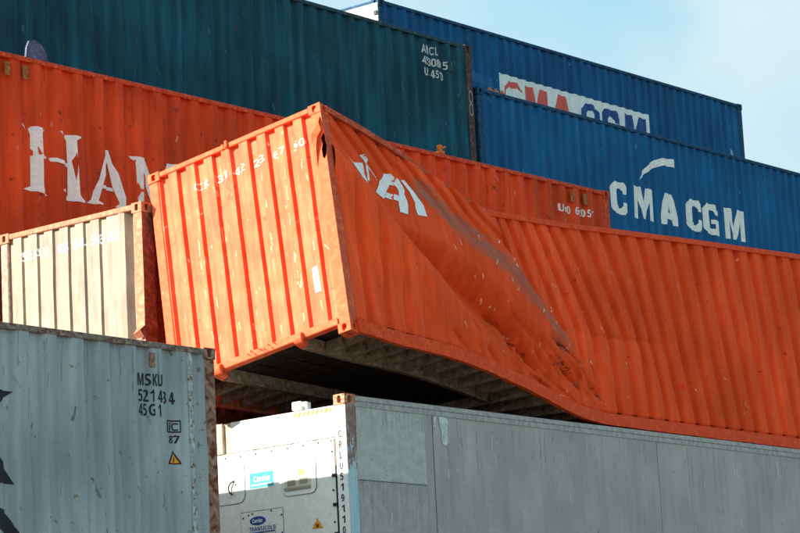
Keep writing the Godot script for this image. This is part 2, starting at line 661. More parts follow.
# ---------------------------------------------------------------- camera, sky, sun, exposure
func stage() -> void:
	var cam := Camera3D.new()
	cam.name = "camera"
	cam.fov = 11.0057
	cam.near = 0.5
	cam.far = 3000.0
	cam.position = Vector3(-23.0529, -4.4092, 19.5482)
	cam.rotation = Vector3(0.189525, -0.890239, -0.051006)
	add_child(cam)
	cam.current = true
	var sun := DirectionalLight3D.new()
	sun.name = "sun"
	sun.light_color = Color(1.0, 0.95, 0.88)
	sun.light_energy = 1.6
	sun.light_angular_distance = 0.5
	sun.shadow_enabled = true
	sun.basis = Basis.looking_at(-SUN)
	add_child(sun)
	var env := Environment.new()
	env.background_mode = Environment.BG_SKY
	env.tonemap_mode = Environment.TONE_MAPPER_LINEAR
	env.tonemap_exposure = 3.0
	env.sdfgi_enabled = true
	env.ssao_enabled = true
	env.ssil_enabled = true
	var sky := Sky.new()
	var pm := PanoramaSkyMaterial.new()
	pm.panorama = ImageTexture.create_from_image(sky_image())
	pm.energy_multiplier = 1.0
	sky.sky_material = pm
	env.sky = sky
	var we := WorldEnvironment.new()
	we.name = "daylight"
	we.environment = env
	add_child(we)


# blue air, paler towards the horizon, with thin high cloud all round
func sky_image() -> Image:
	var w := 1024
	var h := 512
	var f := noise(12, 0.011, 5)
	f.domain_warp_enabled = true
	f.domain_warp_amplitude = 40.0
	f.domain_warp_frequency = 0.008
	var c := grey(f, w, h, true)
	var im := Image.create(w, h, false, Image.FORMAT_RGBF)
	for y in h:
		var up := maxf(0.0, sin(PI * (0.5 - (y + 0.5) / h)))
		var air := Color(0.112, 0.245, 0.31).lerp(Color(0.055, 0.165, 0.265), pow(up, 0.6))
		var el := PI * (0.5 - (y + 0.5) / h)
		for x in w:
			var k := clampf((c[y * w + x] / 255.0 - 0.36) * 3.0, 0.0, 1.0)
			var az := TAU * (x + 0.5) / w - PI
			# milky air round the sun
			var d := Vector3(-sin(az) * cos(el), sin(el), cos(az) * cos(el)).dot(SUN)
			var haze := 0.50 * exp(-(1.0 - d) * 2.4)
			im.set_pixel(x, y, air.lerp(Color(0.23, 0.28, 0.29), k * 0.85) + Color(1.0, 0.95, 0.86) * haze)
	return im


# ---------------------------------------------------------------- the yard and what carries the stacks
func yard() -> void:
	var m := trim_paint(Color(0.47, 0.45, 0.42), 901, {"scale": 0.2, "rusty": 0.05, "chips": 0})
	m.roughness = 0.9
	var g := geo()
	g.quad(Vector3(-900, GROUND, -900), Vector3(900, GROUND, -900), Vector3(900, GROUND, 900), Vector3(-900, GROUND, 900), Vector3.UP)
	put("ground", g, m).set_meta("kind", "structure")
	# the lower tiers, all below or behind what the frame shows
	var rustred := trim_paint(Color(0.42, 0.2, 0.14), 902)
	for b in [[-14.3, -2.1, 0.0, -2.61], [0, 12.19, 0, -2.606], [-14.3, -2.06, -2.43, 0.30], [-0.36, 11.8, -2.67, -0.012], [-0.056, 13.66, -5.68, 2.575], [1.2, 13.39, -8.15, 5.53], [13.5, 25.7, -8.15, 4.84], [14.44, 26.6, -11.0, 7.22]]:
		g = geo()
		g.box(Vector3(b[0] + 0.02, GROUND + 0.004, b[2] - W + 0.02), Vector3(b[1] - 0.02, b[3], b[2] - 0.02), 0.03)
		put("lower_tier", g, rustred).set_meta("kind", "structure")


# ---------------------------------------------------------------- pale grey container, bottom left
func grey_container() -> void:
	var wall := wall_paint(Color(0.56, 0.605, 0.605), 101, {"rusty": 0.12, "bloom": 0.05, "run": 0.2, "patch": 0.16, "drips": 46, "drip": Color(0.34, 0.33, 0.31), "faded": Color(0.60, 0.625, 0.61), "rust": Color(0.40, 0.3, 0.22), "scratches": 160, "chips": 110, "long": 22, "pale": Color(0.3, 0.35, 0.38)})
	var frame := trim_paint(Color(0.47, 0.42, 0.38), 102, {"rusty": 0.42, "rust": Color(0.36, 0.23, 0.16), "soft": 50.0, "chips": 0})
	var post := trim_paint(Color(0.52, 0.40, 0.33), 103, {"rusty": 0.46, "rust": Color(0.36, 0.17, 0.09), "soft": 60.0, "bloom": 0.03, "grain": 0.25, "chips": 12, "scale": 0.9})
	var at := Vector3(-14.245, -2.59, 0.0)
	var c := container("container", "pale blue-grey container with rusty post, black code letters and orange warning triangle, lower left", at, 12.192, 2.896, {"frame": post, "cast": post, "rail": frame, "wall": wall, "end": wall, "pitch": 0.37, "deep": 0.046, "outer": 0.40, "slope": 0.13, "start": 0.15, "seed": 5, "dents": 0.015})
	var by := Vector2(14.245, 2.59)
	var s: Sheet = c.side
	var black := plain(Color(0.07, 0.08, 0.10), 0.6)
	printed("lettering", c.root, s, text_tris("MSKU", -3.16 + by.x, -0.16 + by.y, 0.31, 0.125), black)
	printed("lettering", c.root, s, text_tris("521 4 3 4", -3.15 + by.x, -0.325 + by.y, 0.50, 0.125), black)
	printed("lettering", c.root, s, text_tris("45G 1", -3.15 + by.x, -0.47 + by.y, 0.27, 0.125), black)
	printed("lettering", c.root, s, text_tris("iC", -2.73 + by.x, -0.60 + by.y, 0.10, 0.085), black)
	var box := poly_tris([moved([[-2.755, -0.62], [-2.60, -0.62], [-2.60, -0.605], [-2.755, -0.605]], by), moved([[-2.755, -0.505], [-2.60, -0.505], [-2.60, -0.49], [-2.755, -0.49]], by), moved([[-2.615, -0.605], [-2.60, -0.605], [-2.60, -0.505], [-2.615, -0.505]], by), moved([[-2.755, -0.605], [-2.742, -0.605], [-2.742, -0.505], [-2.755, -0.505]], by)])
	printed("lettering", c.root, s, box, black)
	printed("lettering", c.root, s, text_tris("87", -2.735 + by.x, -0.73 + by.y, 0.11, 0.08), black)
	var kd := by + Vector2(0.07, 0)
	# large letters at the left edge: two points of a black emblem and the bow of a letter below it
	printed("emblem", c.root, s, poly_tris([moved([[-5.9, -0.371], [-4.955, -0.371], [-5.126, -0.462], [-5.45, -0.76], [-5.144, -1.061], [-4.955, -1.271], [-5.9, -1.271]], kd)]), black)
	var d := []
	for i in 17:
		var a := PI / 2 - PI * i / 16
		d.append(Vector2(-5.3 + 0.42 * cos(a), -1.95 + 0.46 * sin(a)) + kd)
	var e := d.duplicate()
	for i in range(16, -1, -1):
		var a := PI / 2 - PI * i / 16
		e.append(Vector2(-5.3 + 0.24 * cos(a), -1.95 + 0.27 * sin(a)) + kd)
	printed("lettering", c.root, s, poly_tris([e, moved([[-5.75, -2.41], [-5.5, -2.41], [-5.5, -1.49], [-5.75, -1.49]], kd), moved([[-5.5, -1.68], [-5.3, -1.68], [-5.3, -1.49], [-5.5, -1.49]], kd), moved([[-5.5, -2.41], [-5.3, -2.41], [-5.3, -2.22], [-5.5, -2.22]], kd)]), black)
	# warning triangle: dark edge, orange field, dark bolt
	var tri := poly_tris([moved([[-2.755, -0.945], [-2.61, -0.945], [-2.685, -0.80]], by)])
	printed("warning_triangle", c.root, s, tri, black, 0.004)
	printed("warning_triangle", c.root, s, poly_tris([moved([[-2.732, -0.933], [-2.634, -0.933], [-2.685, -0.832]], by)]), plain(Color(0.85, 0.55, 0.18)), 0.007)
	printed("warning_triangle", c.root, s, poly_tris([moved([[-2.692, -0.925], [-2.676, -0.925], [-2.68, -0.87], [-2.69, -0.87]], by)]), black, 0.010)
	var rusty := trim_paint(Color(0.5, 0.38, 0.3), 104, {"rusty": 0.4})
	wall_tag("placard_holder", c.root, Vector3(-3.02 + by.x, 0.03 + by.y, -0.03), Vector3(-2.95 + by.x, 0.18 + by.y, -0.004), rusty)
	# reinforcing strip with rusty streaks left of the post
	wall_tag("lashing_strip", c.root, Vector3(-2.47 + by.x, -2.4 + by.y, -0.04), Vector3(-2.40 + by.x, 0.23 + by.y, -0.008), trim_paint(Color(0.6, 0.64, 0.63), 105, {"rusty": 0.34, "rust": Color(0.46, 0.3, 0.2)}))


# ---------------------------------------------------------------- reefer in the middle
func reefer() -> void:
	var h := 2.591
	var l := 12.192
	var root := thing("reefer_container", "refrigerated container with white machinery end and dull grey sides, under the collapsed orange container", "container", Vector3(0, -h, 0))
	var white := trim_paint(Color(0.82, 0.845, 0.82), 201, {"rusty": 0.04, "patch": 0.06, "run": 0.06, "fade": 0.1, "chips": 0, "scratches": 3, "pale": Color(0.7, 0.68, 0.6)})
	var pale := trim_paint(Color(0.66, 0.76, 0.78), 202, {"rusty": 0.36, "rust": Color(0.5, 0.33, 0.25), "bloom": 0.02, "fade": 0.2})
	var alu := trim_paint(Color(0.60, 0.595, 0.575), 203, {"rusty": 0.12, "patch": 0.2, "run": 0.2, "rust": Color(0.4, 0.36, 0.32)})
	var cast := trim_paint(Color(0.72, 0.5, 0.4), 204, {"rusty": 0.36, "rust": Color(0.45, 0.25, 0.16), "scale": 1.4})
	var back := Transform3D(Basis(Vector3.UP, PI), Vector3(l, 0, -W))
	for xf in [Transform3D(), back]:
		for c in [[1, 1], [1, -1], [-1, 1], [-1, -1]]:
			var g := geo(xf)
			casting(g, Vector3(0, h if c[0] > 0 else 0.0, 0.0 if c[1] > 0 else -W), c[0], c[1])
			put("corner_casting", g, cast, root)
		for s in [0, 1]:
			var g := geo(xf)
			var z := -0.004 if s == 0 else -W + 0.164
			g.box(Vector3(0.004, 0.118, z - 0.16), Vector3(0.17, h - 0.118, z), 0.01)
			put("corner_post", g, white, root)
	var face := paint_image(64, 700, Color(0.60, 0.72, 0.76), 230, {"rusty": 0.15, "rust": Color(0.45, 0.32, 0.25), "bloom": 0.4, "patch": 0.12, "run": 0.1, "scratches": 20, "chips": 30})
	var rnd := RandomNumberGenerator.new()
	rnd.seed = 23
	for i in 330:
		# old rust has eaten the paint off the upper part of the post
		var p := Vector2(rnd.randf() * 64, minf(absf(rnd.randfn(0, 95)), 175 + rnd.randfn(0, 12)))
		stroke(face, p, p + Vector2(rnd.randfn(0, 3), rnd.randf_range(4, 22)), rnd.randf_range(1.5, 5), Color(0.47, 0.33, 0.27).lerp(Color(0.56, 0.50, 0.46), rnd.randf()), 0.8, rnd)
	var fs := Sheet.new()
	fs.br = [Vector2(0.008, 0), Vector2(0.168, 0)]
	fs.u0 = 0.008; fs.u1 = 0.168; fs.v0 = 0.12; fs.v1 = h - 0.12
	fs.map = func(a, b, off): return Vector3(a, b, 0.0 + off)
	var fg := geo()
	sheet_mesh(fg, fs, 8)
	put("post_face", fg, from_image(face, 0.6), root)
	# sides: separate sheets with joints, proud rail above
	var o := {"rusty": 0.1, "bloom": 0.04, "patch": 0.12, "run": 0.06, "fade": 0.12, "grain": 0.1, "scratches": 48, "long": 26, "drips": 30, "drip": Color(0.36, 0.35, 0.34), "chips": 30, "rust": Color(0.42, 0.41, 0.4), "rough": 0.5}
	var ga := Color(0.615, 0.595, 0.57)
	var sheets := [[0.19, 1.405, 1.647, h - 0.135, Color(0.65, 0.665, 0.63)], [0.19, 1.405, 0.15, 1.640, Color(0.60, 0.59, 0.57)], [1.412, 1.545, 0.15, h - 0.135, Color(0.60, 0.59, 0.565)], [1.55, 6.1, 0.15, h - 0.135, ga], [6.107, l - 0.19, 0.15, h - 0.135, ga]]
	var made := []
	var n := 0
	for q in sheets:
		n += 1
		var s := Sheet.new()
		s.u0 = q[0]; s.u1 = q[1]; s.v0 = q[2]; s.v1 = q[3]
		var cuts := maxi(2, int((q[1] - q[0]) / 0.4))
		for k in cuts + 1:
			s.br.append(Vector2(lerpf(q[0], q[1], float(k) / cuts), 0))
		var zz: float = -0.014 if n != 3 else -0.018
		s.map = func(a, b, off): return Vector3(a, b, zz + off)
		s.bumps = noise(40, 0.008, 2)
		s.amp = 0.006
		var g := geo()
		sheet_mesh(g, s, 6)
		var ww := 900 if q[1] - q[0] > 2 else 300
		put("side_panel", g, from_image(paint_image(ww, 300, q[4], 210 + n, o), 0.5), root)
		made.append(s)
	var g := geo(back)
	g.box(Vector3(0.18, 0.15, -0.05), Vector3(l - 0.18, h - 0.13, -0.014))
	put("side_panel", g, alu, root)
	# rivets along the joints
	for line in [[0.24, 1.38, 1.655, true], [0.24, 1.38, 1.63, true]]:
		g = geo()
		var k: float = line[0]
		while k < line[1]:
			g.bar(Vector3(k, line[2], -0.016), Vector3(k, line[2], -0.006), 0.006, 6)
			k += 0.045
		var rv := put("rivet_row", g, alu, root)
		rv.set_meta("kind", "stuff")
	for xj in [2.6, 3.75, 4.9, 7.25, 8.4, 9.55, 10.7]:
		g = geo()
		var yy := 0.22
		while yy < h - 0.16:
			g.bar(Vector3(xj, yy, -0.018), Vector3(xj, yy, -0.0085), 0.0055, 5)
			yy += 0.06
		var rj := put("rivet_row", g, alu, root)
		rj.set_meta("kind", "stuff")
	# flaking pale patches of old paint beside the joint
	var patch := trim_paint(Color(0.70, 0.76, 0.74), 221, {"rusty": 0.15, "rust": Color(0.55, 0.57, 0.56), "scale": 1.5})
	var ps := Sheet.new()
	ps.br = [Vector2(0, 0), Vector2(l, 0)]
	ps.u1 = l; ps.v1 = h
	ps.map = func(a, b, off): return Vector3(a, b, -0.013 + off)
	ps.bumps = made[3].bumps
	ps.amp = 0.006
	printed("paint_patch", root, ps, poly_tris([moved([[1.56, -0.145], [1.61, -0.145], [1.612, -0.2], [1.60, -0.25], [1.575, -0.27], [1.56, -0.22]], Vector2(0, h)), moved([[1.66, -0.14], [1.82, -0.14], [1.83, -0.2], [1.815, -0.3], [1.82, -0.42], [1.79, -0.46], [1.73, -0.47], [1.70, -0.43], [1.705, -0.3], [1.67, -0.22]], Vector2(0, h))]), patch, 0.006)
	for s in [0, 1]:
		var z := -0.003 if s == 0 else -W + 0.063
		g = geo()
		g.box(Vector3(0.178, h - 0.135, z - 0.06), Vector3(l - 0.178, h - 0.075, z - 0.002), 0.005)
		g.box(Vector3(0.178, h - 0.073, z - 0.06), Vector3(l - 0.178, h - 0.012, z + 0.001), 0.008)
		put("top_side_rail", g, alu, root)
		g = geo()
		g.box(Vector3(0.178, 0.01, z - 0.06), Vector3(l - 0.178, 0.148, z), 0.008)
		put("bottom_side_rail", g, alu, root)
	g = geo()
	g.box(Vector3(0.1, h - 0.15, -W + 0.07), Vector3(l - 0.06, h - 0.125, -0.07))
	put("roof", g, trim_paint(Color(0.30, 0.28, 0.26), 206), root)
	g = geo(back)
	g.box(Vector3(0.01, 0.02, -W + 0.17), Vector3(0.07, h - 0.02, -0.17))
	put("door", g, white, root)
	# ---- machinery end (local y = world y + h)
	g = geo()
	g.box(Vector3(0.014, h - 0.462, -1.735), Vector3(0.09, h - 0.112, -0.168), 0.008)
	put("header_panel", g, white, root)
	g = geo()
	g.box(Vector3(0.05, h - 0.462, -1.86), Vector3(0.09, h - 0.112, -1.738), 0.004)
	g.box(Vector3(0.010, h - 0.462, -W + 0.17), Vector3(0.09, h - 0.112, -1.862), 0.006)
	put("side_channel", g, trim_paint(Color(0.72, 0.66, 0.55), 205), root)
	g = geo()
	g.box(Vector3(0.03, 0.02, -W + 0.17), Vector3(0.09, h - 0.466, -0.168))
	put("bulkhead", g, pale, root)
	g = geo()
	g.box(Vector3(0.012, 0.10, -W + 0.19), Vector3(0.029, h - 0.475, -0.196), 0.006)
	put("machinery_panel", g, white, root)
	var dark := plain(Color(0.12, 0.12, 0.13), 0.7)
	g = geo()
	g.box(Vector3(0.016, 0.02, -0.190), Vector3(0.029, h - 0.78, -0.172))
	put("gasket", g, dark, root)
	g = geo()
	g.box(Vector3(0.020, h - 0.78, -0.188), Vector3(0.029, h - 0.48, -0.180))
	put("gasket", g, plain(Color(0.5, 0.45, 0.35)), root)
	# bolts round the panel
	for p in [[-2.0, -0.515], [-1.83, -0.515], [-1.598, -0.515], [-1.36, -0.513], [-1.12, -0.51], [-0.88, -0.508], [-0.645, -0.505], [-0.42, -0.503], [-0.232, -0.50], [-0.222, -0.62], [-0.222, -0.88], [-0.224, -1.05], [-0.224, -1.21], [-0.224, -1.40], [-1.68, -0.83], [-1.58, -1.225], [-1.155, -1.18], [-1.50, -1.20], [-1.44, -1.19], [-1.0, -1.24], [-1.0, -1.44]]:
		g = geo()
		g.bar(Vector3(0.014, h + p[1], p[0]), Vector3(0.0, h + p[1], p[0]), 0.011, 6)
		put("bolt", g, dark if p[1] < -0.6 else plain(Color(0.45, 0.42, 0.4)), root)
	for y in [-0.885, -1.21, -1.53]:
		g = geo()
		g.box(Vector3(-0.006, h + y - 0.018, -0.235), Vector3(0.014, h + y + 0.018, -0.165), 0.004)
		put("latch", g, dark, root)
	# hatch with rounded corner at the left, window plate with rounded corners, control cover below
	_plate(root, "hatch", [[-2.2, -0.64], [-1.545, -0.64], [-1.545, -0.95], [-1.56, -1.0], [-1.60, -1.035], [-1.66, -1.045], [-2.2, -1.045]], 0.011, 0.006, h, white)
	var win := _plate(root, "display_window", [[-0.965, -0.69], [-0.47, -0.69], [-0.47, -0.97], [-0.482, -1.01], [-0.51, -1.035], [-0.55, -1.045], [-0.90, -1.045], [-0.945, -1.03], [-0.965, -0.99]], 0.011, 0.002, h, white)
	_plate(win, "display_recess", [[-0.935, -0.735], [-0.545, -0.735], [-0.545, -0.985], [-0.935, -0.985]], 0.0015, -0.002, h, plain(Color(0.74, 0.73, 0.66), 0.3))
	_plate(win, "display_screen", [[-0.89, -0.87], [-0.77, -0.87], [-0.77, -0.94], [-0.89, -0.94]], -0.0025, -0.004, h, plain(Color(0.52, 0.52, 0.46), 0.25))
	_plate(win, "display_screen", [[-0.71, -0.86], [-0.59, -0.86], [-0.59, -0.93], [-0.71, -0.93]], -0.0025, -0.004, h, plain(Color(0.55, 0.55, 0.48), 0.25))
	_plate(win, "display_light", [[-0.715, -0.77], [-0.635, -0.77], [-0.635, -0.83], [-0.715, -0.83]], -0.0025, -0.004, h, plain(Color(0.75, 0.68, 0.35), 0.4))
	_plate(win, "display_ledge", [[-0.935, -0.955], [-0.545, -0.955], [-0.545, -0.985], [-0.935, -0.985]], -0.0025, -0.012, h, plain(Color(0.55, 0.54, 0.48), 0.4))
	_plate(root, "control_cover", [[-1.62, -1.165], [-0.985, -1.165], [-0.985, -2.0], [-1.62, -2.0]], 0.011, 0.006, h, white)
	# handle loop on the hatch
	g = geo()
	var loop := [Vector3(0.003, -0.785, -1.70), Vector3(-0.02, -0.81, -1.735), Vector3(-0.025, -0.85, -1.765), Vector3(-0.025, -0.89, -1.762), Vector3(-0.02, -0.925, -1.742), Vector3(0.003, -0.935, -1.735)]
	for i in loop.size() - 1:
		g.bar(loop[i] + Vector3(0, h, 0), loop[i + 1] + Vector3(0, h, 0), 0.009)
	put("cable_loop", g, dark, root)
	# stickers and print
	var es := Sheet.new()
	es.br = [Vector2(-3, 0), Vector2(0, 0)]
	es.u0 = -3; es.u1 = 0; es.v0 = 0; es.v1 = h
	es.map = func(a, b, off): return Vector3(0.012 - off, b, a)
	var up := Vector2(0, h)
	var cyan := plain(Color(0.10, 0.66, 0.74), 0.5)
	var ink := plain(Color(0.90, 0.93, 0.92), 0.5)
	printed("cyan_sticker", root, es, poly_tris([moved([[-1.466, -0.90], [-1.108, -0.90], [-1.108, -0.73], [-1.466, -0.73]], up)]), cyan, 0.003)
	printed("cyan_sticker", root, es, text_tris("Carrier", -1.40, -0.835 + h, 0.25, 0.07), ink, 0.006)
	printed("cyan_sticker", root, es, poly_tris([moved([[-1.44, -0.875], [-1.135, -0.875], [-1.135, -0.86], [-1.44, -0.86]], up)]), ink, 0.006)
	var navy := plain(Color(0.06, 0.24, 0.52), 0.5)
	var el := []
	for i in 24:
		el.append(Vector2(-1.362 + 0.122 * cos(TAU * i / 24), -1.272 + 0.05 * sin(TAU * i / 24)) + up)
	printed("maker_badge", root, es, poly_tris([el]), navy, 0.010)
	printed("maker_badge", root, es, text_tris("Carrier", -1.44, -1.293 + h, 0.155, 0.045), ink, 0.013)
	printed("maker_badge", root, es, text_tris("TRANSICOLD", -1.495, -1.385 + h, 0.40, 0.045), navy, 0.010)
	printed("maker_badge", root, es, poly_tris([moved([[-1.495, -1.412], [-1.10, -1.412], [-1.10, -1.397], [-1.495, -1.397]], up)]), navy, 0.010)
	printed("maker_badge", root, es, text_tris("EVERFRESH", -1.495, -1.475 + h, 0.40, 0.045), navy, 0.010)
	printed("warning_triangle", root, es, poly_tris([moved([[-0.563, -1.447], [-0.397, -1.447], [-0.447, -1.37], [-0.466, -1.37], [-0.466, -1.335], [-0.494, -1.335], [-0.494, -1.37], [-0.513, -1.37]], up)]), plain(Color(0.83, 0.55, 0.15)), 0.003)
	printed("warning_triangle", root, es, poly_tris([moved([[-0.50, -1.437], [-0.46, -1.437], [-0.46, -1.395], [-0.50, -1.395]], up)]), plain(Color(0.40, 0.25, 0.06)), 0.006)
	# hazard stripes under the top edge
	var yellow := plain(Color(0.80, 0.62, 0.16))
	for i in 9:
		var z := -0.775 + i * 0.066
		var hs := Sheet.new()
		hs.br = es.br; hs.u0 = -3; hs.u1 = 0; hs.v1 = h
		hs.map = func(a, b, off): return Vector3(0.014 - off, b, a)
		printed("hazard_stripe", root, hs, poly_tris([moved([[z, -0.178], [z + 0.035, -0.178], [z + 0.06, -0.132], [z + 0.025, -0.132]], up)]), yellow if i % 2 == 0 else plain(Color(0.55, 0.44, 0.16)), 0.003)
	# the code down the post, one character below the other
	var pz := Sheet.new()
	pz.br = es.br; pz.u0 = -3; pz.u1 = 0; pz.v1 = h
	pz.map = func(a, b, off): return Vector3(0.004 - off, b, a)
	var code := "CRLU5191106"
	for i in code.length():
		var black := plain(Color(0.07, 0.09, 0.11))
		var y := -0.40 - 0.118 * i
		printed("lettering", root, pz, text_tris(code[i], -0.112, y - 0.08 + h, 0.044, 0.08), black, 0.003)
	# socket box on the header's top edge
	g = geo()
	g.box(Vector3(0.02, h - 0.10, -0.80), Vector3(0.13, h + 0.0, -0.66), 0.01)
	g.bar(Vector3(0.06, h - 0.04, -0.655), Vector3(0.06, h - 0.04, -0.60), 0.03, 10)
	g.box(Vector3(0.03, h - 0.11, -0.61), Vector3(0.10, h - 0.02, -0.575), 0.006)
	put("socket_box", g, white, root)


# a flat plate on the reefer's end, its outline in (z, y below the top)
func _plate(root: Node, called: String, pts: Array, x0: float, x1: float, h: float, m: Material) -> MeshInstance3D:
	var g := geo()
	var p := PackedVector2Array()
	for a in pts:
		p.append(Vector2(a[0], a[1] + h))
	var ix := Geometry2D.triangulate_polygon(p)
	for i in range(0, ix.size(), 3):
		g.flat(Vector3(x1, p[ix[i]].y, p[ix[i]].x), Vector3(x1, p[ix[i + 1]].y, p[ix[i + 1]].x), Vector3(x1, p[ix[i + 2]].y, p[ix[i + 2]].x), Vector3.LEFT)
	var c := Vector2.ZERO
	for a in p:
		c += a / p.size()
	for i in p.size():
		var a := p[i]
		var b := p[(i + 1) % p.size()]
		var o := (a + b) / 2 - c
		g.quad(Vector3(x0, a.y, a.x), Vector3(x0, b.y, b.x), Vector3(x1, b.y, b.x), Vector3(x1, a.y, a.x), Vector3(0, o.y, o.x))
	if x0 > 0.01:
		var seal := geo()
		for i in p.size():
			var a := p[i]
			var b := p[(i + 1) % p.size()]
			var o1 := (a - c).normalized() * 0.010
			var o2 := (b - c).normalized() * 0.010
			seal.quad(Vector3(x0 - 0.003, a.y, a.x), Vector3(x0 - 0.003, b.y, b.x), Vector3(x0 - 0.003, b.y + o2.y, b.x + o2.x), Vector3(x0 - 0.003, a.y + o1.y, a.x + o1.x), Vector3.LEFT)
		var plate := put(called, g, m, root)
		put("seal", seal, plain(Color(0.40, 0.41, 0.40), 0.8), plate)
		return plate
	return put(called, g, m, root)


# ---------------------------------------------------------------- cream container behind, second tier
func cream_container() -> void:
	var wall := trim_paint(Color(0.34, 0.18, 0.13), 301)
	var end := from_image(paint_image(500, 500, Color(0.56, 0.505, 0.45), 302, {"rusty": 0.13, "bloom": 0.03, "run": 0.25, "patch": 0.15, "rust": Color(0.6, 0.45, 0.32), "scratches": 30, "chips": 70, "pale": Color(0.5, 0.45, 0.4), "fade": 0.3, "faded": Color(0.56, 0.48, 0.42)}))
	var orange := trim_paint(Color(0.66, 0.42, 0.32), 303, {"rusty": 0.16, "rust": Color(0.62, 0.3, 0.18), "fade": 0.4})  # lightened orange: sunlight on the end faces is put into this colour
	var bare := trim_paint(Color(0.46, 0.25, 0.18), 304, {"rusty": 0.3, "rust": Color(0.42, 0.2, 0.13)})
	var white := trim_paint(Color(0.56, 0.49, 0.43), 305, {"rusty": 0.1, "rust": Color(0.6, 0.45, 0.32)})
	var at := Vector3(-0.36, 0.0, -2.67)
	var e := end_sheet(2.591, 0.268, 0.10, 0.09, 0.03)
	e.amp = 0.008
	e.br = e.br.filter(func(p): return p.x < 1.98) + [Vector2(2.02, 0.0), Vector2(2.06, 0.015), Vector2(2.13, 0.0), Vector2(2.19, -0.085), Vector2(2.26, -0.09), Vector2(2.30, -0.02), Vector2(W - 0.1, 0.0)]
	var c := container("container", "cream container with dented orange corner post, its sunlit ribbed end beside the collapsed one", at, 12.192, 2.591, {"frame": orange, "cast": orange, "wall": wall, "end": end, "pitch": 0.3, "end_sheet": e, "no_near_post": true, "far_post": white, "low_rail": wall})
	# the near post, knocked out of true, with a torn lip
	var g := geo()
	var gs := geo()
	var pts := PackedVector2Array([Vector2(0.118, 0.0), Vector2(0.5, 0.01), Vector2(0.85, 0.02), Vector2(1.0, -0.02), Vector2(1.1, 0.03), Vector2(1.25, 0.01), Vector2(1.7, -0.012), Vector2(2.1, 0.008), Vector2(2.473, 0.0)])
	for i in pts.size() - 1:
		var a := pts[i]
		var b := pts[i + 1]
		var za := -0.006 + a.y * 0.8
		var zb := -0.006 + b.y * 0.8
		g.quad(Vector3(0.008 - a.y, a.x, za), Vector3(0.008 - b.y, b.x, zb), Vector3(0.008 - b.y * 0.6, b.x, zb - 0.135), Vector3(0.008 - a.y * 0.6, a.x, za - 0.135), Vector3.LEFT)
		gs.quad(Vector3(0.008 - a.y, a.x, za), Vector3(0.008 - b.y, b.x, zb), Vector3(0.2, b.x, zb), Vector3(0.2, a.x, za), Vector3.BACK)
		g.quad(Vector3(0.008 - a.y * 0.6, a.x, za - 0.135), Vector3(0.008 - b.y * 0.6, b.x, zb - 0.135), Vector3(0.2, b.x, zb - 0.135), Vector3(0.2, a.x, za - 0.135), Vector3.FORWARD)
	put("corner_post", g, orange, c.root)
	put("post_side", gs, bare, c.root)
	g = geo()
	g.quad(Vector3(-0.01, 1.08, -0.14), Vector3(-0.075, 1.02, -0.12), Vector3(-0.085, 1.06, 0.0), Vector3(-0.02, 1.12, 0.03), Vector3.UP)
	g.quad(Vector3(-0.075, 1.02, -0.12), Vector3(-0.02, 0.97, -0.12), Vector3(-0.02, 0.98, 0.0), Vector3(-0.085, 1.06, 0.0), Vector3.LEFT)
	put("torn_lip", g, orange, c.root)
	printed("lettering", c.root, c.end, text_tris("SEAU  08 04  56 83", 0.36, 2.20, 1.70, 0.125), plain(Color(0.88, 0.86, 0.82)), 0.004)


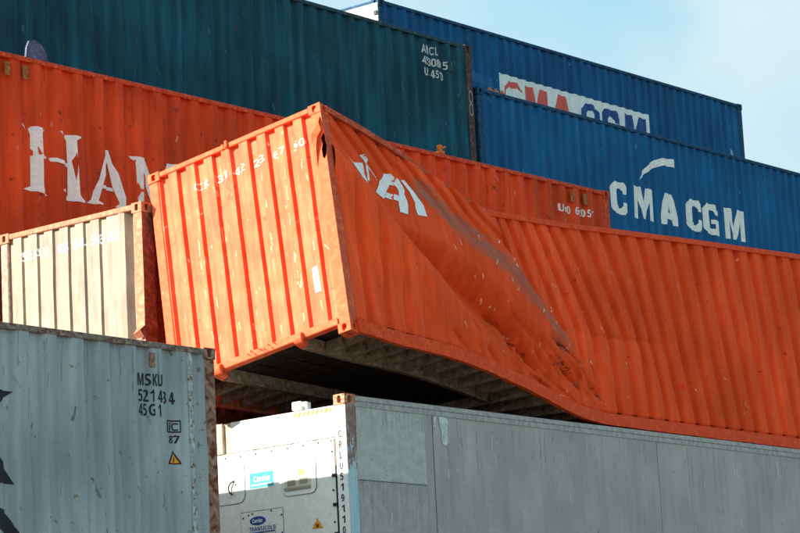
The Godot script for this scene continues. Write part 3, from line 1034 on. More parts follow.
# ---------------------------------------------------------------- orange container with serif letters, third tier
func serif_container() -> void:
	var wall := wall_paint(Color(0.74, 0.25, 0.075), 401, {"rusty": 0.15, "bloom": 0.03, "run": 0.22, "patch": 0.2, "drips": 60, "drip": Color(0.45, 0.14, 0.07), "faded": Color(0.77, 0.29, 0.11), "rust": Color(0.45, 0.16, 0.1), "scratches": 50, "chips": 90, "fade": 0.4})
	var frame := trim_paint(Color(0.70, 0.245, 0.10), 402, {"rusty": 0.24, "rust": Color(0.42, 0.18, 0.11), "bloom": 0.02})
	var at := Vector3(-0.056, 2.589, -5.68)
	var c := container("container", "orange container with large white serif capitals, under the dark green one", at, 13.716, 2.591, {"deep": 0.055, "frame": frame, "wall": wall, "end": wall, "pitch": 0.37, "outer": 0.36, "slope": 0.15, "start": 0.14, "seed": 9, "dents": 0.02})
	var by := Vector2(-at.x, -at.y)
	var s: Sheet = c.side
	var h1 := moved([[0.66, 3.432], [0.69, 3.452], [0.78, 3.48], [0.785, 3.9], [0.79, 4.17], [0.765, 4.235], [0.80, 4.268], [0.9, 4.28], [1.047, 4.262], [1.05, 4.25], [0.967, 4.213], [0.967, 3.93], [1.03, 3.925], [1.075, 3.90], [1.02, 3.868], [0.967, 3.872], [0.967, 3.49], [1.0, 3.445], [1.065, 3.40], [1.05, 3.392], [0.93, 3.41], [0.8, 3.418]], by)
	var h2 := moved([[1.365, 3.378], [1.37, 3.40], [1.424, 3.45], [1.44, 3.83], [1.40, 3.835], [1.28, 3.85], [1.13, 3.862], [1.10, 3.895], [1.16, 3.915], [1.3, 3.90], [1.44, 3.875], [1.44, 4.18], [1.41, 4.225], [1.415, 4.255], [1.52, 4.272], [1.665, 4.262], [1.66, 4.24], [1.585, 4.20], [1.60, 3.48], [1.63, 3.44], [1.69, 3.40], [1.68, 3.375], [1.55, 3.385]], by)
	var a1 := moved([[1.75, 3.418], [1.75, 3.40], [2.03, 3.40], [2.025, 3.42], [1.94, 3.44], [1.975, 3.55], [2.0, 3.615], [2.26, 3.615], [2.33, 3.45], [2.29, 3.42], [2.29, 3.40], [2.56, 3.40], [2.56, 3.42], [2.50, 3.45], [2.19, 4.165], [2.13, 4.165], [2.12, 3.97], [2.245, 3.66], [2.015, 3.66], [2.12, 3.97], [2.13, 4.165], [1.85, 3.46]], by)
	# the A as three strokes, so its counter stays open
	a1 = moved([[1.75, 3.40], [2.03, 3.40], [2.025, 3.42], [1.94, 3.445], [2.16, 4.0], [2.15, 4.165], [2.12, 4.165], [1.85, 3.46], [1.80, 3.42]], by)
	var a2 := moved([[2.29, 3.40], [2.56, 3.40], [2.56, 3.42], [2.50, 3.45], [2.19, 4.165], [2.15, 4.165], [2.16, 4.0], [2.33, 3.45], [2.29, 3.42]], by)
	var a3 := moved([[2.012, 3.62], [2.27, 3.62], [2.255, 3.665], [2.03, 3.665]], by)
	var m1 := moved([[2.62, 3.40], [2.86, 3.40], [2.86, 3.42], [2.785, 3.45], [2.80, 3.95], [3.03, 3.44], [3.08, 3.44], [3.29, 3.93], [3.29, 3.45], [3.22, 3.42], [3.22, 3.40], [3.55, 3.40], [3.55, 3.42], [3.46, 3.45], [3.45, 4.09], [3.52, 4.13], [3.52, 4.15], [3.30, 4.15], [3.09, 3.66], [2.88, 4.15], [2.585, 4.15], [2.583, 4.13], [2.67, 4.09], [2.69, 3.45], [2.62, 3.42]], by)
	var paint := trim_paint(Color(0.86, 0.875, 0.845), 403, {"rusty": 0.16, "rust": Color(0.7, 0.62, 0.55), "scale": 1.2, "patch": 0.08, "run": 0.1, "chips": 4, "scratches": 0, "fade": 0.1})
	var turn := 0
	for letter in [[h1, h2], [a1, a2, a3], [m1]]:
		printed("letter", c.root, s, poly_tris(weathered(letter, 3, 0.016, 44 + turn)), paint)
		turn += 1
	printed("paint_fleck", c.root, s, poly_tris([moved([[0.60, 4.32], [0.64, 4.30], [0.69, 4.25], [0.71, 4.22], [0.70, 4.27], [0.65, 4.31]], by), moved([[1.28, 4.28], [1.32, 4.26], [1.36, 4.22], [1.37, 4.25], [1.33, 4.29]], by), moved([[1.30, 3.50], [1.33, 3.47], [1.35, 3.48], [1.34, 3.52]], by)]), plain(Color(0.8, 0.78, 0.72)))
	printed("lettering", c.root, s, text_tris("Uo0 62051", 12.27 + by.x, 4.675 + by.y, 0.95, 0.13), plain(Color(0.82, 0.82, 0.78)))
	# tag plates below the top rail, two near each end
	var brass := trim_paint(Color(0.55, 0.38, 0.18), 404, {"rusty": 0.3})
	for x in [0.34, 0.65, 12.58, 12.93]:
		wall_tag("tag_plate", c.root, Vector3(x + by.x, 4.87 + by.y, -0.02), Vector3(x + 0.09 + by.x, 5.05 + by.y, -0.002), brass)
	# a twist lock standing on its top rail below the green container
	var g := geo()
	g.box(Vector3(-0.05, 0.0, -0.07), Vector3(0.05, 0.05, 0.05), 0.01)
	g.box(Vector3(-0.03, 0.05, -0.05), Vector3(0.03, 0.15, 0.03), 0.012)
	g.bar(Vector3(0.02, 0.10, 0.03), Vector3(0.02, 0.10, 0.09), 0.014)
	var lock := put("twist_lock", g, trim_paint(Color(0.72, 0.42, 0.16), 405, {"rusty": 0.25}))
	lock.position = Vector3(9.30, 5.172, -5.74)
	tag(lock, "small orange twist lock standing on the orange container's rail against the green wall", "twist lock")
	# a piece of pale sheeting caught on the same rail
	g = geo()
	var outline := [Vector2(0, 0), Vector2(0.03, 0.14), Vector2(0.09, 0.24), Vector2(0.18, 0.26), Vector2(0.27, 0.2), Vector2(0.33, 0.1), Vector2(0.36, 0.0)]
	for i in outline.size() - 1:
		var p: Vector2 = outline[i]
		var q: Vector2 = outline[i + 1]
		for k in [[0.0, 0.0], [0.03, 1.0]]:
			g.quad(Vector3(p.x, 0, -k[0]), Vector3(q.x, 0, -k[0]), Vector3(q.x, q.y, -k[0] - 0.03 * sin(q.x * 14)), Vector3(p.x, p.y, -k[0] - 0.03 * sin(p.x * 14)), Vector3.BACK if k[1] == 0.0 else Vector3.FORWARD)
		g.quad(Vector3(p.x, p.y, -0.03 * sin(p.x * 14)), Vector3(q.x, q.y, -0.03 * sin(q.x * 14)), Vector3(q.x, q.y, -0.03 - 0.03 * sin(q.x * 14)), Vector3(p.x, p.y, -0.03 - 0.03 * sin(p.x * 14)), Vector3.UP)
	var rag := put("plastic_sheet", g, trim_paint(Color(0.28, 0.32, 0.42), 406, {"rusty": 0.1}))
	rag.position = Vector3(0.72, 5.17, -5.70)
	tag(rag, "scrap of pale grey sheeting caught on the orange container's top rail, upper left", "plastic sheet")


# ---------------------------------------------------------------- dark green container, fourth tier
func green_container() -> void:
	var wall := wall_paint(Color(0.025, 0.255, 0.31), 501, {"rusty": 0.12, "bloom": 0.03, "run": 0.35, "patch": 0.3, "drips": 70, "drip": Color(0.02, 0.14, 0.17), "faded": Color(0.05, 0.31, 0.38), "rust": Color(0.24, 0.22, 0.2), "scratches": 110, "long": 20, "chips": 60, "fade": 0.4, "pale": Color(0.36, 0.5, 0.5)})
	var frame := trim_paint(Color(0.10, 0.25, 0.28), 502, {"rusty": 0.28, "rust": Color(0.22, 0.13, 0.1), "bloom": 0.02})
	var post := trim_paint(Color(0.26, 0.22, 0.21), 503, {"rusty": 0.5, "rust": Color(0.27, 0.16, 0.12)})
	var at := Vector3(1.2, 5.545, -8.15)
	var c := container("container", "dark teal-green container with white code near its brown corner post, on top of the stack", at, 12.192, 2.591, {"frame": frame, "cast": post, "wall": wall, "end": wall, "pitch": 0.313, "deep": 0.048, "outer": 0.34, "slope": 0.19, "start": 0.2, "seed": 15, "dents": 0.02})
	# the near far-end post is rusty brown, with a chalked mark
	var g := geo()
	g.box(Vector3(12.02, 0.13, -0.02), Vector3(12.186, 2.46, -0.001), 0.006)
	put("post_cover", g, post, c.root)
	var s := Sheet.new()
	s.br = [Vector2(0, 0), Vector2(13, 0)]
	s.u1 = 13; s.v1 = 2.6
	s.map = func(a, b, off): return Vector3(a, b, -0.001 + off)
	var chalk := plain(Color(0.5, 0.52, 0.52))
	var mark := []
	for k in 2:
		for i in 12:
			var a := TAU * i / 12
			var b := TAU * (i + 1) / 12
			var cc := Vector2(12.10, 1.46 + 0.22 * k)
			var pa := Vector2(cos(a) * 0.055, sin(a) * 0.12)
			var pb := Vector2(cos(b) * 0.055, sin(b) * 0.12)
			mark.append([cc + pa * 0.72, cc + pb * 0.72, cc + pb, cc + pa])
	printed("chalk_mark", c.root, s, poly_tris(mark), chalk, 0.003)
	var by := Vector2(-at.x, -at.y)
	var white := plain(Color(0.66, 0.72, 0.70))
	printed("lettering", c.root, c.side, text_tris("AMCL", 12.06 + by.x, 7.80 + by.y, 0.40, 0.14), white, 0.009)
	printed("lettering", c.root, c.side, text_tris("453080 5", 12.06 + by.x, 7.60 + by.y, 0.66, 0.14), white, 0.009)
	printed("lettering", c.root, c.side, text_tris("US 4510", 12.08 + by.x, 7.40 + by.y, 0.55, 0.14), white, 0.009)
	wall_tag("placard_holder", c.root, Vector3(12.76 + by.x, 7.58 + by.y, -0.03), Vector3(12.86 + by.x, 7.76 + by.y, -0.004), frame)


# ---------------------------------------------------------------- the two blue containers at the right
func blue_containers() -> void:
	var o := {"rusty": 0.1, "bloom": 0.03, "run": 0.2, "patch": 0.18, "drips": 50, "drip": Color(0.03, 0.15, 0.24), "faded": Color(0.05, 0.36, 0.52), "rust": Color(0.2, 0.22, 0.26), "scratches": 40, "chips": 30, "fade": 0.3, "pale": Color(0.5, 0.62, 0.7)}
	var wall := wall_paint(Color(0.02, 0.315, 0.485), 601, o)
	var frame := trim_paint(Color(0.03, 0.22, 0.34), 602, {"rusty": 0.2, "rust": Color(0.16, 0.16, 0.18)})
	var cream := trim_paint(Color(0.85, 0.865, 0.83), 603, {"rusty": 0.1, "patch": 0.08, "run": 0.1, "chips": 0, "scratches": 0, "fade": 0.1})
	var at := Vector3(13.5, 4.855, -8.15)
	var c := container("container", "blue container with big white block letters under a white swoosh, right of the green one", at, 12.192, 2.591, {"frame": frame, "wall": wall, "end": wall, "pitch": 0.272, "deep": 0.034, "dents": 0.02, "seed": 21, "group": "blue containers"})
	var by := Vector2(-at.x, -at.y)
	for l in [["C", 17.36, 17.87], ["M", 18.055, 18.71], ["A", 18.91, 19.50], ["C", 19.81, 20.33], ["G", 20.37, 20.91], ["M", 21.10, 21.79]]:
		printed("letter", c.root, c.side, poly_tris(word([l], 5.755, 0.60, by)), cream)
	printed("lettering", c.root, c.side, poly_tris([moved([[18.26, 6.48], [18.40, 6.66], [18.58, 6.80], [18.80, 6.93], [19.1, 7.02], [19.527, 7.05], [19.508, 6.884], [19.15, 6.89], [18.80, 6.79], [18.52, 6.65]], by)]), cream)
	# twist locks along its top rail beside the green post
	for i in 3:
		var g := geo()
		g.box(Vector3(-0.045, 0, -0.04), Vector3(0.045, 0.03, 0.04), 0.008)
		g.box(Vector3(-0.025, 0.03, -0.025), Vector3(0.025, 0.07, 0.025), 0.008)
		var lock := put("twist_lock", g, trim_paint(Color(0.62, 0.45, 0.33), 610 + i, {"rusty": 0.3}))
		lock.position = Vector3(13.92 + 0.17 * i, 7.436, -8.20)
		tag(lock, ["first of three twist locks on the blue container's top rail, next to the green post", "middle one of three twist locks on the blue container's top rail", "third of three twist locks on the blue rail, nearest the white sign"][i], "twist lock", "twist locks on the blue rail")
	# the one behind and above
	var at2 := Vector3(14.44, 7.249, -11.0)
	var wall2 := wall_paint(Color(0.02, 0.28, 0.44), 621, o)
	var d := container("container", "topmost blue container with red and blue letters on a white painted panel", at2, 12.192, 2.591, {"frame": frame, "wall": wall2, "end": wall2, "pitch": 0.278, "deep": 0.034, "dents": 0.02, "seed": 27, "no_end": true, "group": "blue containers"})
	by = Vector2(-at2.x - 0.27, -at2.y - 0.09)
	var panel := poly_tris([moved([[18.25, 8.05], [23.29, 8.05], [23.33, 8.3], [23.29, 8.6], [23.33, 8.8], [23.29, 9.13], [18.25, 9.15]], by)])
	printed("sign_panel", d.root, d.side, panel, cream, 0.004)
	var red := plain(Color(0.80, 0.33, 0.27))
	var navy := plain(Color(0.05, 0.25, 0.48))
	for l in [["C", 18.43, 19.0], ["M", 19.08, 19.82], ["A", 19.95, 20.60]]:
		printed("letter", d.root, d.side, poly_tris(word([l], 8.25, 0.79, by)), red, 0.008)
	for l in [["C", 20.93, 21.54], ["G", 21.62, 22.26], ["M", 22.42, 23.18]]:
		printed("letter", d.root, d.side, poly_tris(word([l], 8.25, 0.77, by)), navy, 0.008)
	var pale := plain(Color(0.50, 0.62, 0.68))
	for i in 9:
		printed("lettering", d.root, d.side, text_tris("CMAU45106"[i], 26.07 + by.x, 9.44 - 0.1 * i + by.y, 0.06, 0.075), pale)
	for i in 4:
		printed("lettering", d.root, d.side, text_tris("4531"[i], 26.36 + by.x, 9.40 - 0.1 * i + by.y, 0.05, 0.07), pale)
	var ring := []
	for i in 12:
		ring.append(Vector2(26.42 + 0.07 * cos(TAU * i / 12), 8.80 + 0.09 * sin(TAU * i / 12)) + by)
	printed("lettering", d.root, d.side, poly_tris([ring]), pale)
	# fresh touch-up of lighter blue near the left end
	printed("paint_patch", d.root, d.side, poly_tris([moved([[17.2, 9.0], [17.5, 9.05], [18.1, 8.98], [18.12, 8.80], [17.6, 8.84], [17.2, 8.86]], by)]), plain(Color(0.03, 0.32, 0.49)), 0.004)
	# its end: a white plate at the near side, rusty red ribbed sheet beyond
	var wp := trim_paint(Color(0.74, 0.78, 0.76), 622, {"rusty": 0.12, "patch": 0.1})
	var g := geo()
	g.box(Vector3(-0.004, 0.16, -0.80), Vector3(0.03, 2.52, -0.02), 0.006)
	put("end_plate", g, wp, d.root)
	for q in [[2.33, -0.06], [2.05, -0.06], [2.38, -0.70], [2.1, -0.70]]:
		g = geo()
		g.box(Vector3(-0.03, q[0] - 0.04, q[1] - 0.04), Vector3(-0.004, q[0] + 0.04, q[1] + 0.04), 0.006)
		put("hinge", g, plain(Color(0.10, 0.10, 0.11)), d.root)
	var rs := Sheet.new()
	rs.u0 = 0.1; rs.u1 = W - 0.82; rs.v0 = 0.15; rs.v1 = 2.52
	rs.br = folds(0.1, W - 0.82, 0.22, 0.036)
	rs.map = func(a, b, off): return Vector3(0.006 - off, b, a - W)
	g = geo()
	sheet_mesh(g, rs, 2)
	put("end_wall", g, trim_paint(Color(0.62, 0.26, 0.16), 623, {"rusty": 0.4, "rust": Color(0.45, 0.33, 0.3)}), d.root)


# ---------------------------------------------------------------- the collapsed orange container
var top_line := PackedVector3Array([Vector3(0.286, 3.443, -0.411), Vector3(0.982, 3.277, -0.4), Vector3(1.673, 3.079, -0.38), Vector3(2.528, 2.742, -0.33), Vector3(3.189, 2.526, -0.28), Vector3(3.43, 2.546, -0.28), Vector3(4.672, 2.582, -0.28), Vector3(7.386, 2.722, -0.28), Vector3(10.447, 2.857, -0.28), Vector3(12.1, 2.89, -0.26)])
var low_line := PackedVector3Array([Vector3(-0.15, 0.657, 0.27), Vector3(0.749, 0.576, 0.22), Vector3(1.697, 0.525, 0.18), Vector3(2.305, 0.462, 0.14), Vector3(3.32, 0.292, 0.08), Vector3(4.366, 0.063, 0.02), Vector3(4.961, 0.012, -0.04), Vector3(6.039, 0.006, -0.06), Vector3(9.7, 0.006, -0.08), Vector3(12.1, 0.006, -0.08)])
var far_top := PackedVector3Array([Vector3(-0.156, 2.937, -2.754), Vector3(1.5, 2.78, -2.72), Vector3(3.0, 2.5, -2.655), Vector3(5.0, 2.58, -2.655), Vector3(12.1, 2.89, -2.655)])
var far_low := PackedVector3Array([Vector3(-0.592, 0.156, -2.073), Vector3(2.0, 0.11, -2.25), Vector3(5.0, 0.008, -2.42), Vector3(12.1, 0.006, -2.5)])
# the three great creases, each from upper left to lower right: the lip of the near panel, the floor of the fold, the lip over the standing ribs
var near_lip := PackedVector2Array([Vector2(0.30, 2.98), Vector2(0.48, 2.76), Vector2(0.87, 2.36), Vector2(1.22, 2.00), Vector2(1.66, 1.63), Vector2(2.03, 1.33), Vector2(2.5, 1.02), Vector2(3.0, 0.75)])
var valley := PackedVector2Array([Vector2(1.16, 2.10), Vector2(1.58, 1.88), Vector2(2.1, 1.63), Vector2(2.74, 1.32), Vector2(3.27, 0.97), Vector2(3.73, 0.63), Vector2(4.1, 0.43)])
var far_lip := PackedVector2Array([Vector2(3.14, 2.6), Vector2(3.2, 2.1), Vector2(3.46, 1.78), Vector2(3.8, 1.48), Vector2(4.4, 1.0), Vector2(4.75, 0.68)])
# wrinkles: from, to, depth, width
var wrinkles := [[Vector2(2.9, 1.22), Vector2(3.40, 0.90), 0.09, 0.04], [Vector2(3.42, 0.88), Vector2(3.78, 0.58), 0.09, 0.045], [Vector2(3.9, 1.05), Vector2(4.65, 0.72), 0.05, 0.06], [Vector2(3.25, 0.92), Vector2(3.68, 0.44), 0.05, 0.06], [Vector2(4.6, 0.78), Vector2(5.12, 0.30), 0.05, 0.07], [Vector2(5.38, 0.55), Vector2(5.56, 0.15), 0.04, 0.05], [Vector2(3.58, 0.55), Vector2(4.12, 0.31), 0.05, 0.05], [Vector2(4.83, 0.5), Vector2(4.93, 0.2), 0.04, 0.04], [Vector2(1.9, 0.92), Vector2(2.25, 0.68), 0.05, 0.05], [Vector2(2.62, 0.80), Vector2(2.88, 0.55), 0.05, 0.05], [Vector2(2.3, 1.0), Vector2(2.5, 0.62), -0.04, 0.07], [Vector2(3.0, 0.75), Vector2(3.3, 0.48), -0.035, 0.05], [Vector2(1.0, 2.0), Vector2(1.25, 0.8), -0.05, 0.11], [Vector2(1.5, 1.75), Vector2(1.75, 0.75), -0.03, 0.12], [Vector2(0.62, 2.5), Vector2(0.75, 1.0), -0.045, 0.10], [Vector2(3.2, 1.25), Vector2(4.2, 0.62), 0.035, 0.05], [Vector2(4.7, 1.14), Vector2(7.0, 1.22), 0.016, 0.04], [Vector2(4.2, 0.95), Vector2(4.75, 0.45), -0.04, 0.07], [Vector2(5.15, 0.95), Vector2(5.4, 0.4), -0.03, 0.08]]


func along(line: PackedVector3Array, x: float) -> Vector3:
	var sum := Vector3.ZERO
	for k in 5:
		var u := x + (k - 2) * 0.09
		var i := 0
		while i < line.size() - 2 and u > line[i + 1].x:
			i += 1
		var f := (u - line[i].x) / (line[i + 1].x - line[i].x)
		sum += line[i].lerp(line[i + 1], f)
	return sum / 5.0


# for the rails: the same line, held to its true ends
func rail_points(line: PackedVector3Array, from: float, to: float, step: float) -> PackedVector3Array:
	var r := PackedVector3Array()
	var n := int((to - from) / step)
	for i in n + 1:
		var x := lerpf(from, to, float(i) / n)
		var p := along(line, x)
		r.append(Vector3(x, p.y, p.z))
	return r


# where under the top rail a rib stands that is p along the sheet: the fold has swallowed more than half a metre of it
func untops(p: float) -> float:
	var k := [Vector2(0.1, 0.2), Vector2(3.3, 3.19), Vector2(3.95, 3.43), Vector2(5.52, 4.67), Vector2(6.62, 6.0), Vector2(7.85, 7.39), Vector2(10.8, 10.45), Vector2(12.3, 12.2)]
	for i in k.size() - 1:
		if p <= k[i + 1].x or i == k.size() - 2:
			return lerpf(k[i].y, k[i + 1].y, (p - k[i].x) / (k[i + 1].x - k[i].x))
	return p


var crumple: FastNoiseLite


# signed distance to a crease (up and right of it counts as positive), and how far along it the nearest place lies
func beside(line: PackedVector2Array, p: Vector2) -> Vector2:
	var best := 1e9
	var q := 0.0
	var run := 0.0
	var total := 0.0
	for i in line.size() - 1:
		var a := line[i]
		var d := line[i + 1] - a
		var l := d.length()
		var f := (p - a).dot(d) / (l * l)
		var g := clampf(f, 0, 1)
		# past either end a crease goes on straight for the side it tells, and its run goes on too
		var dist := p.distance_to(a + d * g)
		if dist < best - 1e-6:
			best = dist
			q = dist * signf(d.cross(p - a))
			run = total + g * l
			if i == 0 and f < 0:
				run = f * l
			if i == line.size() - 2 and f > 1:
				run = total + f * l
		total += l
	return Vector2(q, run)


# how far the wall stands out at a place (x, y) on it
func wall_z(x: float, y: float) -> float:
	var t := along(top_line, x)
	var b := along(low_line, x)
	var v := clampf((y - b.y) / (t.y - b.y), 0, 1)
	var z := lerpf(b.z, t.z, v) - 0.022
	var p := Vector2(x, y)
	var n := beside(near_lip, p)
	var w := beside(valley, p)
	var f := beside(far_lip, p)
	# the near panel rises to its lip; the lip fades out to the lower right
	var lip := 0.11 * smoothstep(-0.1, 0.5, n.y) * (1.0 - smoothstep(1.9, 3.4, n.y))
	# the fold deepens from nothing and dies out before the bottom rail
	var deep := 0.31 * smoothstep(-0.15, 0.95, w.y) * (1.0 - 0.6 * smoothstep(1.9, 2.9, w.y)) * (1.0 - smoothstep(3.0, 3.9, w.y))
	# the flat panel beyond the fold overhangs the ribs at its far lip
	var band := 0.075 * smoothstep(0.0, 0.4, f.y) * (1.0 - smoothstep(2.0, 2.9, f.y))
	var keep := 0.0
	var phase := 0.0
	if n.x < 0.0:
		var k := smoothstep(-1.0, 0.0, n.x)
		z += lip * k * k
		phase = x - lerpf(-0.15, 0.286, v) + 0.08
		keep = (0.75 * (1.0 - smoothstep(0.8, 2.2, phase)) + 0.22 * (1.0 - smoothstep(2.2, 3.6, phase))) * smoothstep(0.0, -0.35, n.x)
	elif w.x < 0.0 and w.y > 0.0 and w.y < 3.9:
		# facet between the lip and the floor of the fold
		z += lerpf(lip, -0.62 * deep, clampf(n.x / maxf(n.x - w.x, 0.02), 0, 1))
	elif f.x < 0.0:
		var s := clampf(maxf(w.x, 0.0) / lerpf(0.12, 0.33, smoothstep(0.0, 1.2, w.y)), 0, 1)
		var up := 1.0 - pow(1.0 - s, 1.6)
		z += lerpf(-0.62 * deep, 0.30 * deep, up)
		if w.y <= 0.0:
			# above the start of the fold the lip simply stands in front
			z += lerpf(lip, -0.03, smoothstep(0.0, 0.05, n.x))
		z += band * smoothstep(-0.9, 0.0, f.x)
		# ribs dragged over along the fold, strongest under the top rail
		phase = x - 1.1 * (t.y - y)
		keep = lerpf(0.10, 0.9, smoothstep(0.75, 0.05, t.y - y)) * smoothstep(0.0, 0.4, n.x)
	else:
		z += band * smoothstep(0.07, 0.0, f.x)
		# standing ribs: sheared above a kink, upright below it
		var low := lerpf(1.17, b.y + 0.14, smoothstep(5.9, 6.9, x))
		var lean := clampf((y - low) / maxf(t.y - low, 0.2), 0, 1)
		phase = x
		for k in 6:
			phase += x - lerpf(phase - 0.1, untops(phase), lean)
		keep = smoothstep(0.02, 0.22, f.x)
		if x < 5.3:
			keep *= lerpf(0.3, 1.0, smoothstep(0.35, 0.95, y))
	var c0 := fposmod(phase, 0.36) / 0.36
	var trap := smoothstep(0.0, 1.0, (absf(c0 - 0.5) - 0.12) / 0.13)
	z -= 0.078 * keep * (1.0 - trap)
	for c in wrinkles:
		var a: Vector2 = c[0]
		var d: Vector2 = c[1] - a
		var l2 := d.length_squared()
		var g := (p - a).dot(d) / l2
		if g <= 0.0 or g >= 1.0:
			continue
		var dd: float = p.distance_squared_to(a + d * g) / (c[3] * c[3])
		if dd < 9.0:
			z -= 1.5 * c[2] * (1.0 - pow(2.0 * g - 1.0, 2.0)) * exp(-1.4 * sqrt(dd))
	z -= 0.03 * smoothstep(0.06, 0.0, y - b.y - 0.14)
	z += lerpf(0.010, 0.003, smoothstep(0.0, 0.4, f.x)) * crumple.get_noise_2d(x * 60, y * 60)
	return z


func bent_image() -> Image:
	# printed on the sheet at 180 pixels a metre along x, 180 along y
	var w := 2000
	var h := 560
	var im := paint_image(w, h, Color(0.86, 0.295, 0.115), 701, {"rusty": 0.12, "bloom": 0.05, "run": 0.12, "patch": 0.16, "grain": 0.06, "faded": Color(0.87, 0.34, 0.165), "rust": Color(0.55, 0.16, 0.08), "scratches": 60, "chips": 90, "long": 16, "lean": 1.25, "fade": 0.4, "pale": Color(0.9, 0.72, 0.58)})
	var rnd := RandomNumberGenerator.new()
	rnd.seed = 71
	var px := func(p: Vector2) -> Vector2: return Vector2((p.x + 0.3) * 160.0, (3.5 - p.y) * 160.0)
	# grey scuff rubbed along the bulge
	var ridge := [Vector2(1.75, 2.75), Vector2(2.05, 2.48), Vector2(2.45, 2.22), Vector2(2.88, 2.0), Vector2(3.3, 1.78), Vector2(3.68, 1.50), Vector2(4.2, 1.10), Vector2(4.45, 0.88)]
	for i in 760:
		var k := rnd.randf() * 6.3
		var j := int(k)
		var a: Vector2 = ridge[j].lerp(ridge[j + 1], k - j)
		var d: Vector2 = (ridge[j + 1] - ridge[j]).normalized()
		a += Vector2(-d.y, d.x) * rnd.randfn(0, 0.075)
		var b := a + d.rotated(rnd.randfn(0, 0.12)) * rnd.randf_range(0.04, 0.34)
		stroke(im, px.call(a), px.call(b), rnd.randf_range(0.35, 0.9), Color(0.66, 0.42, 0.35).lerp(Color(0.45, 0.36, 0.36), rnd.randf()), 0.5, rnd)
	# dirt and bare steel along the sharpest creases
	for c in [[Vector2(2.95, 1.18), Vector2(3.40, 0.88)], [Vector2(3.45, 0.86), Vector2(3.75, 0.58)], [Vector2(3.95, 1.03), Vector2(4.6, 0.75)], [Vector2(3.3, 0.45), Vector2(4.1, 0.30)], [Vector2(4.65, 0.7), Vector2(5.05, 0.36)]]:
		for i in 26:
			var f := rnd.randf()
			var a: Vector2 = c[0].lerp(c[1], f) + Vector2(rnd.randfn(0, 0.02), rnd.randfn(0, 0.02))
			stroke(im, px.call(a), px.call(a + (c[1] - c[0]) * rnd.randf_range(0.05, 0.25)), rnd.randf_range(0.4, 1.2), Color(0.42, 0.13, 0.07) if rnd.randf() < 0.8 else Color(0.85, 0.7, 0.6), 0.6, rnd)
	# white flakes where paint has come off, thick about the fold
	for i in 85:
		var a := Vector2(rnd.randf_range(0.3, 9.5), rnd.randf_range(0.3, 2.7))
		if rnd.randf() < 0.7:
			a = Vector2(rnd.randfn(3.9, 1.1), rnd.randfn(1.5, 0.5))
		var tone := Color(0.92, 0.86, 0.80).lerp(Color(0.86, 0.48, 0.30), pow(rnd.randf(), 1.5))
		var turn := rnd.randfn(-1.35, 0.35)
		for k in rnd.randi_range(1, 4):
			var e := a + Vector2.from_angle(turn) * rnd.randf_range(0.004, 0.03)
			stroke(im, px.call(a), px.call(e), rnd.randf_range(0.3, 1.3), tone, 0.9, rnd)
			a = e + Vector2(rnd.randfn(0, 0.006), rnd.randfn(0, 0.006))
			turn += rnd.randfn(0, 0.5)
	for i in 60:  # chipped paint and a pale edge highlight painted along the near lip
		var k := rnd.randf() * 5.0
		var a := near_lip[int(k)].lerp(near_lip[int(k) + 1], k - int(k)) + Vector2(rnd.randfn(0, 0.008), rnd.randfn(0, 0.008))
		stroke(im, px.call(a), px.call(a + Vector2(0.02, -0.018)), rnd.randf_range(0.3, 0.8), Color(0.86, 0.62, 0.5), 0.6, rnd)
	# dark print among the wrinkles, a red square, a grey plate mark
	for i in 46:
		var a := Vector2(4.05 + rnd.randf() * 0.34, 0.80 - rnd.randf() * 0.12)
		a.y -= (a.x - 4.05) * 0.35
		stroke(im, px.call(a), px.call(a + Vector2(rnd.randfn(0, 0.02), rnd.randfn(0, 0.02))), 0.8, Color(0.30, 0.12, 0.07), 0.7, rnd)
	for i in 60:
		var a := Vector2(6.92 + rnd.randf() * 0.12, 0.62 + rnd.randf() * 0.09)
		stroke(im, px.call(a), px.call(a + Vector2(0.02, 0)), 1.0, Color(0.93, 0.16, 0.10), 0.8, rnd)
	for i in 16:
		var a := Vector2(4.50 + rnd.randf() * 0.07, 0.42 + rnd.randf() * 0.09)
		stroke(im, px.call(a), px.call(a), 1.6, Color(0.75, 0.68, 0.62) if rnd.randf() < 0.6 else Color(0.2, 0.16, 0.15), 0.8, rnd)
	for i in 12:
		var a := Vector2(8.42 + rnd.randf() * 0.06, 0.42 + rnd.randf() * 0.16)
		stroke(im, px.call(a), px.call(a), 1.5, Color(0.8, 0.76, 0.7) if rnd.randf() < 0.5 else Color(0.12, 0.1, 0.1), 0.8, rnd)
	return im


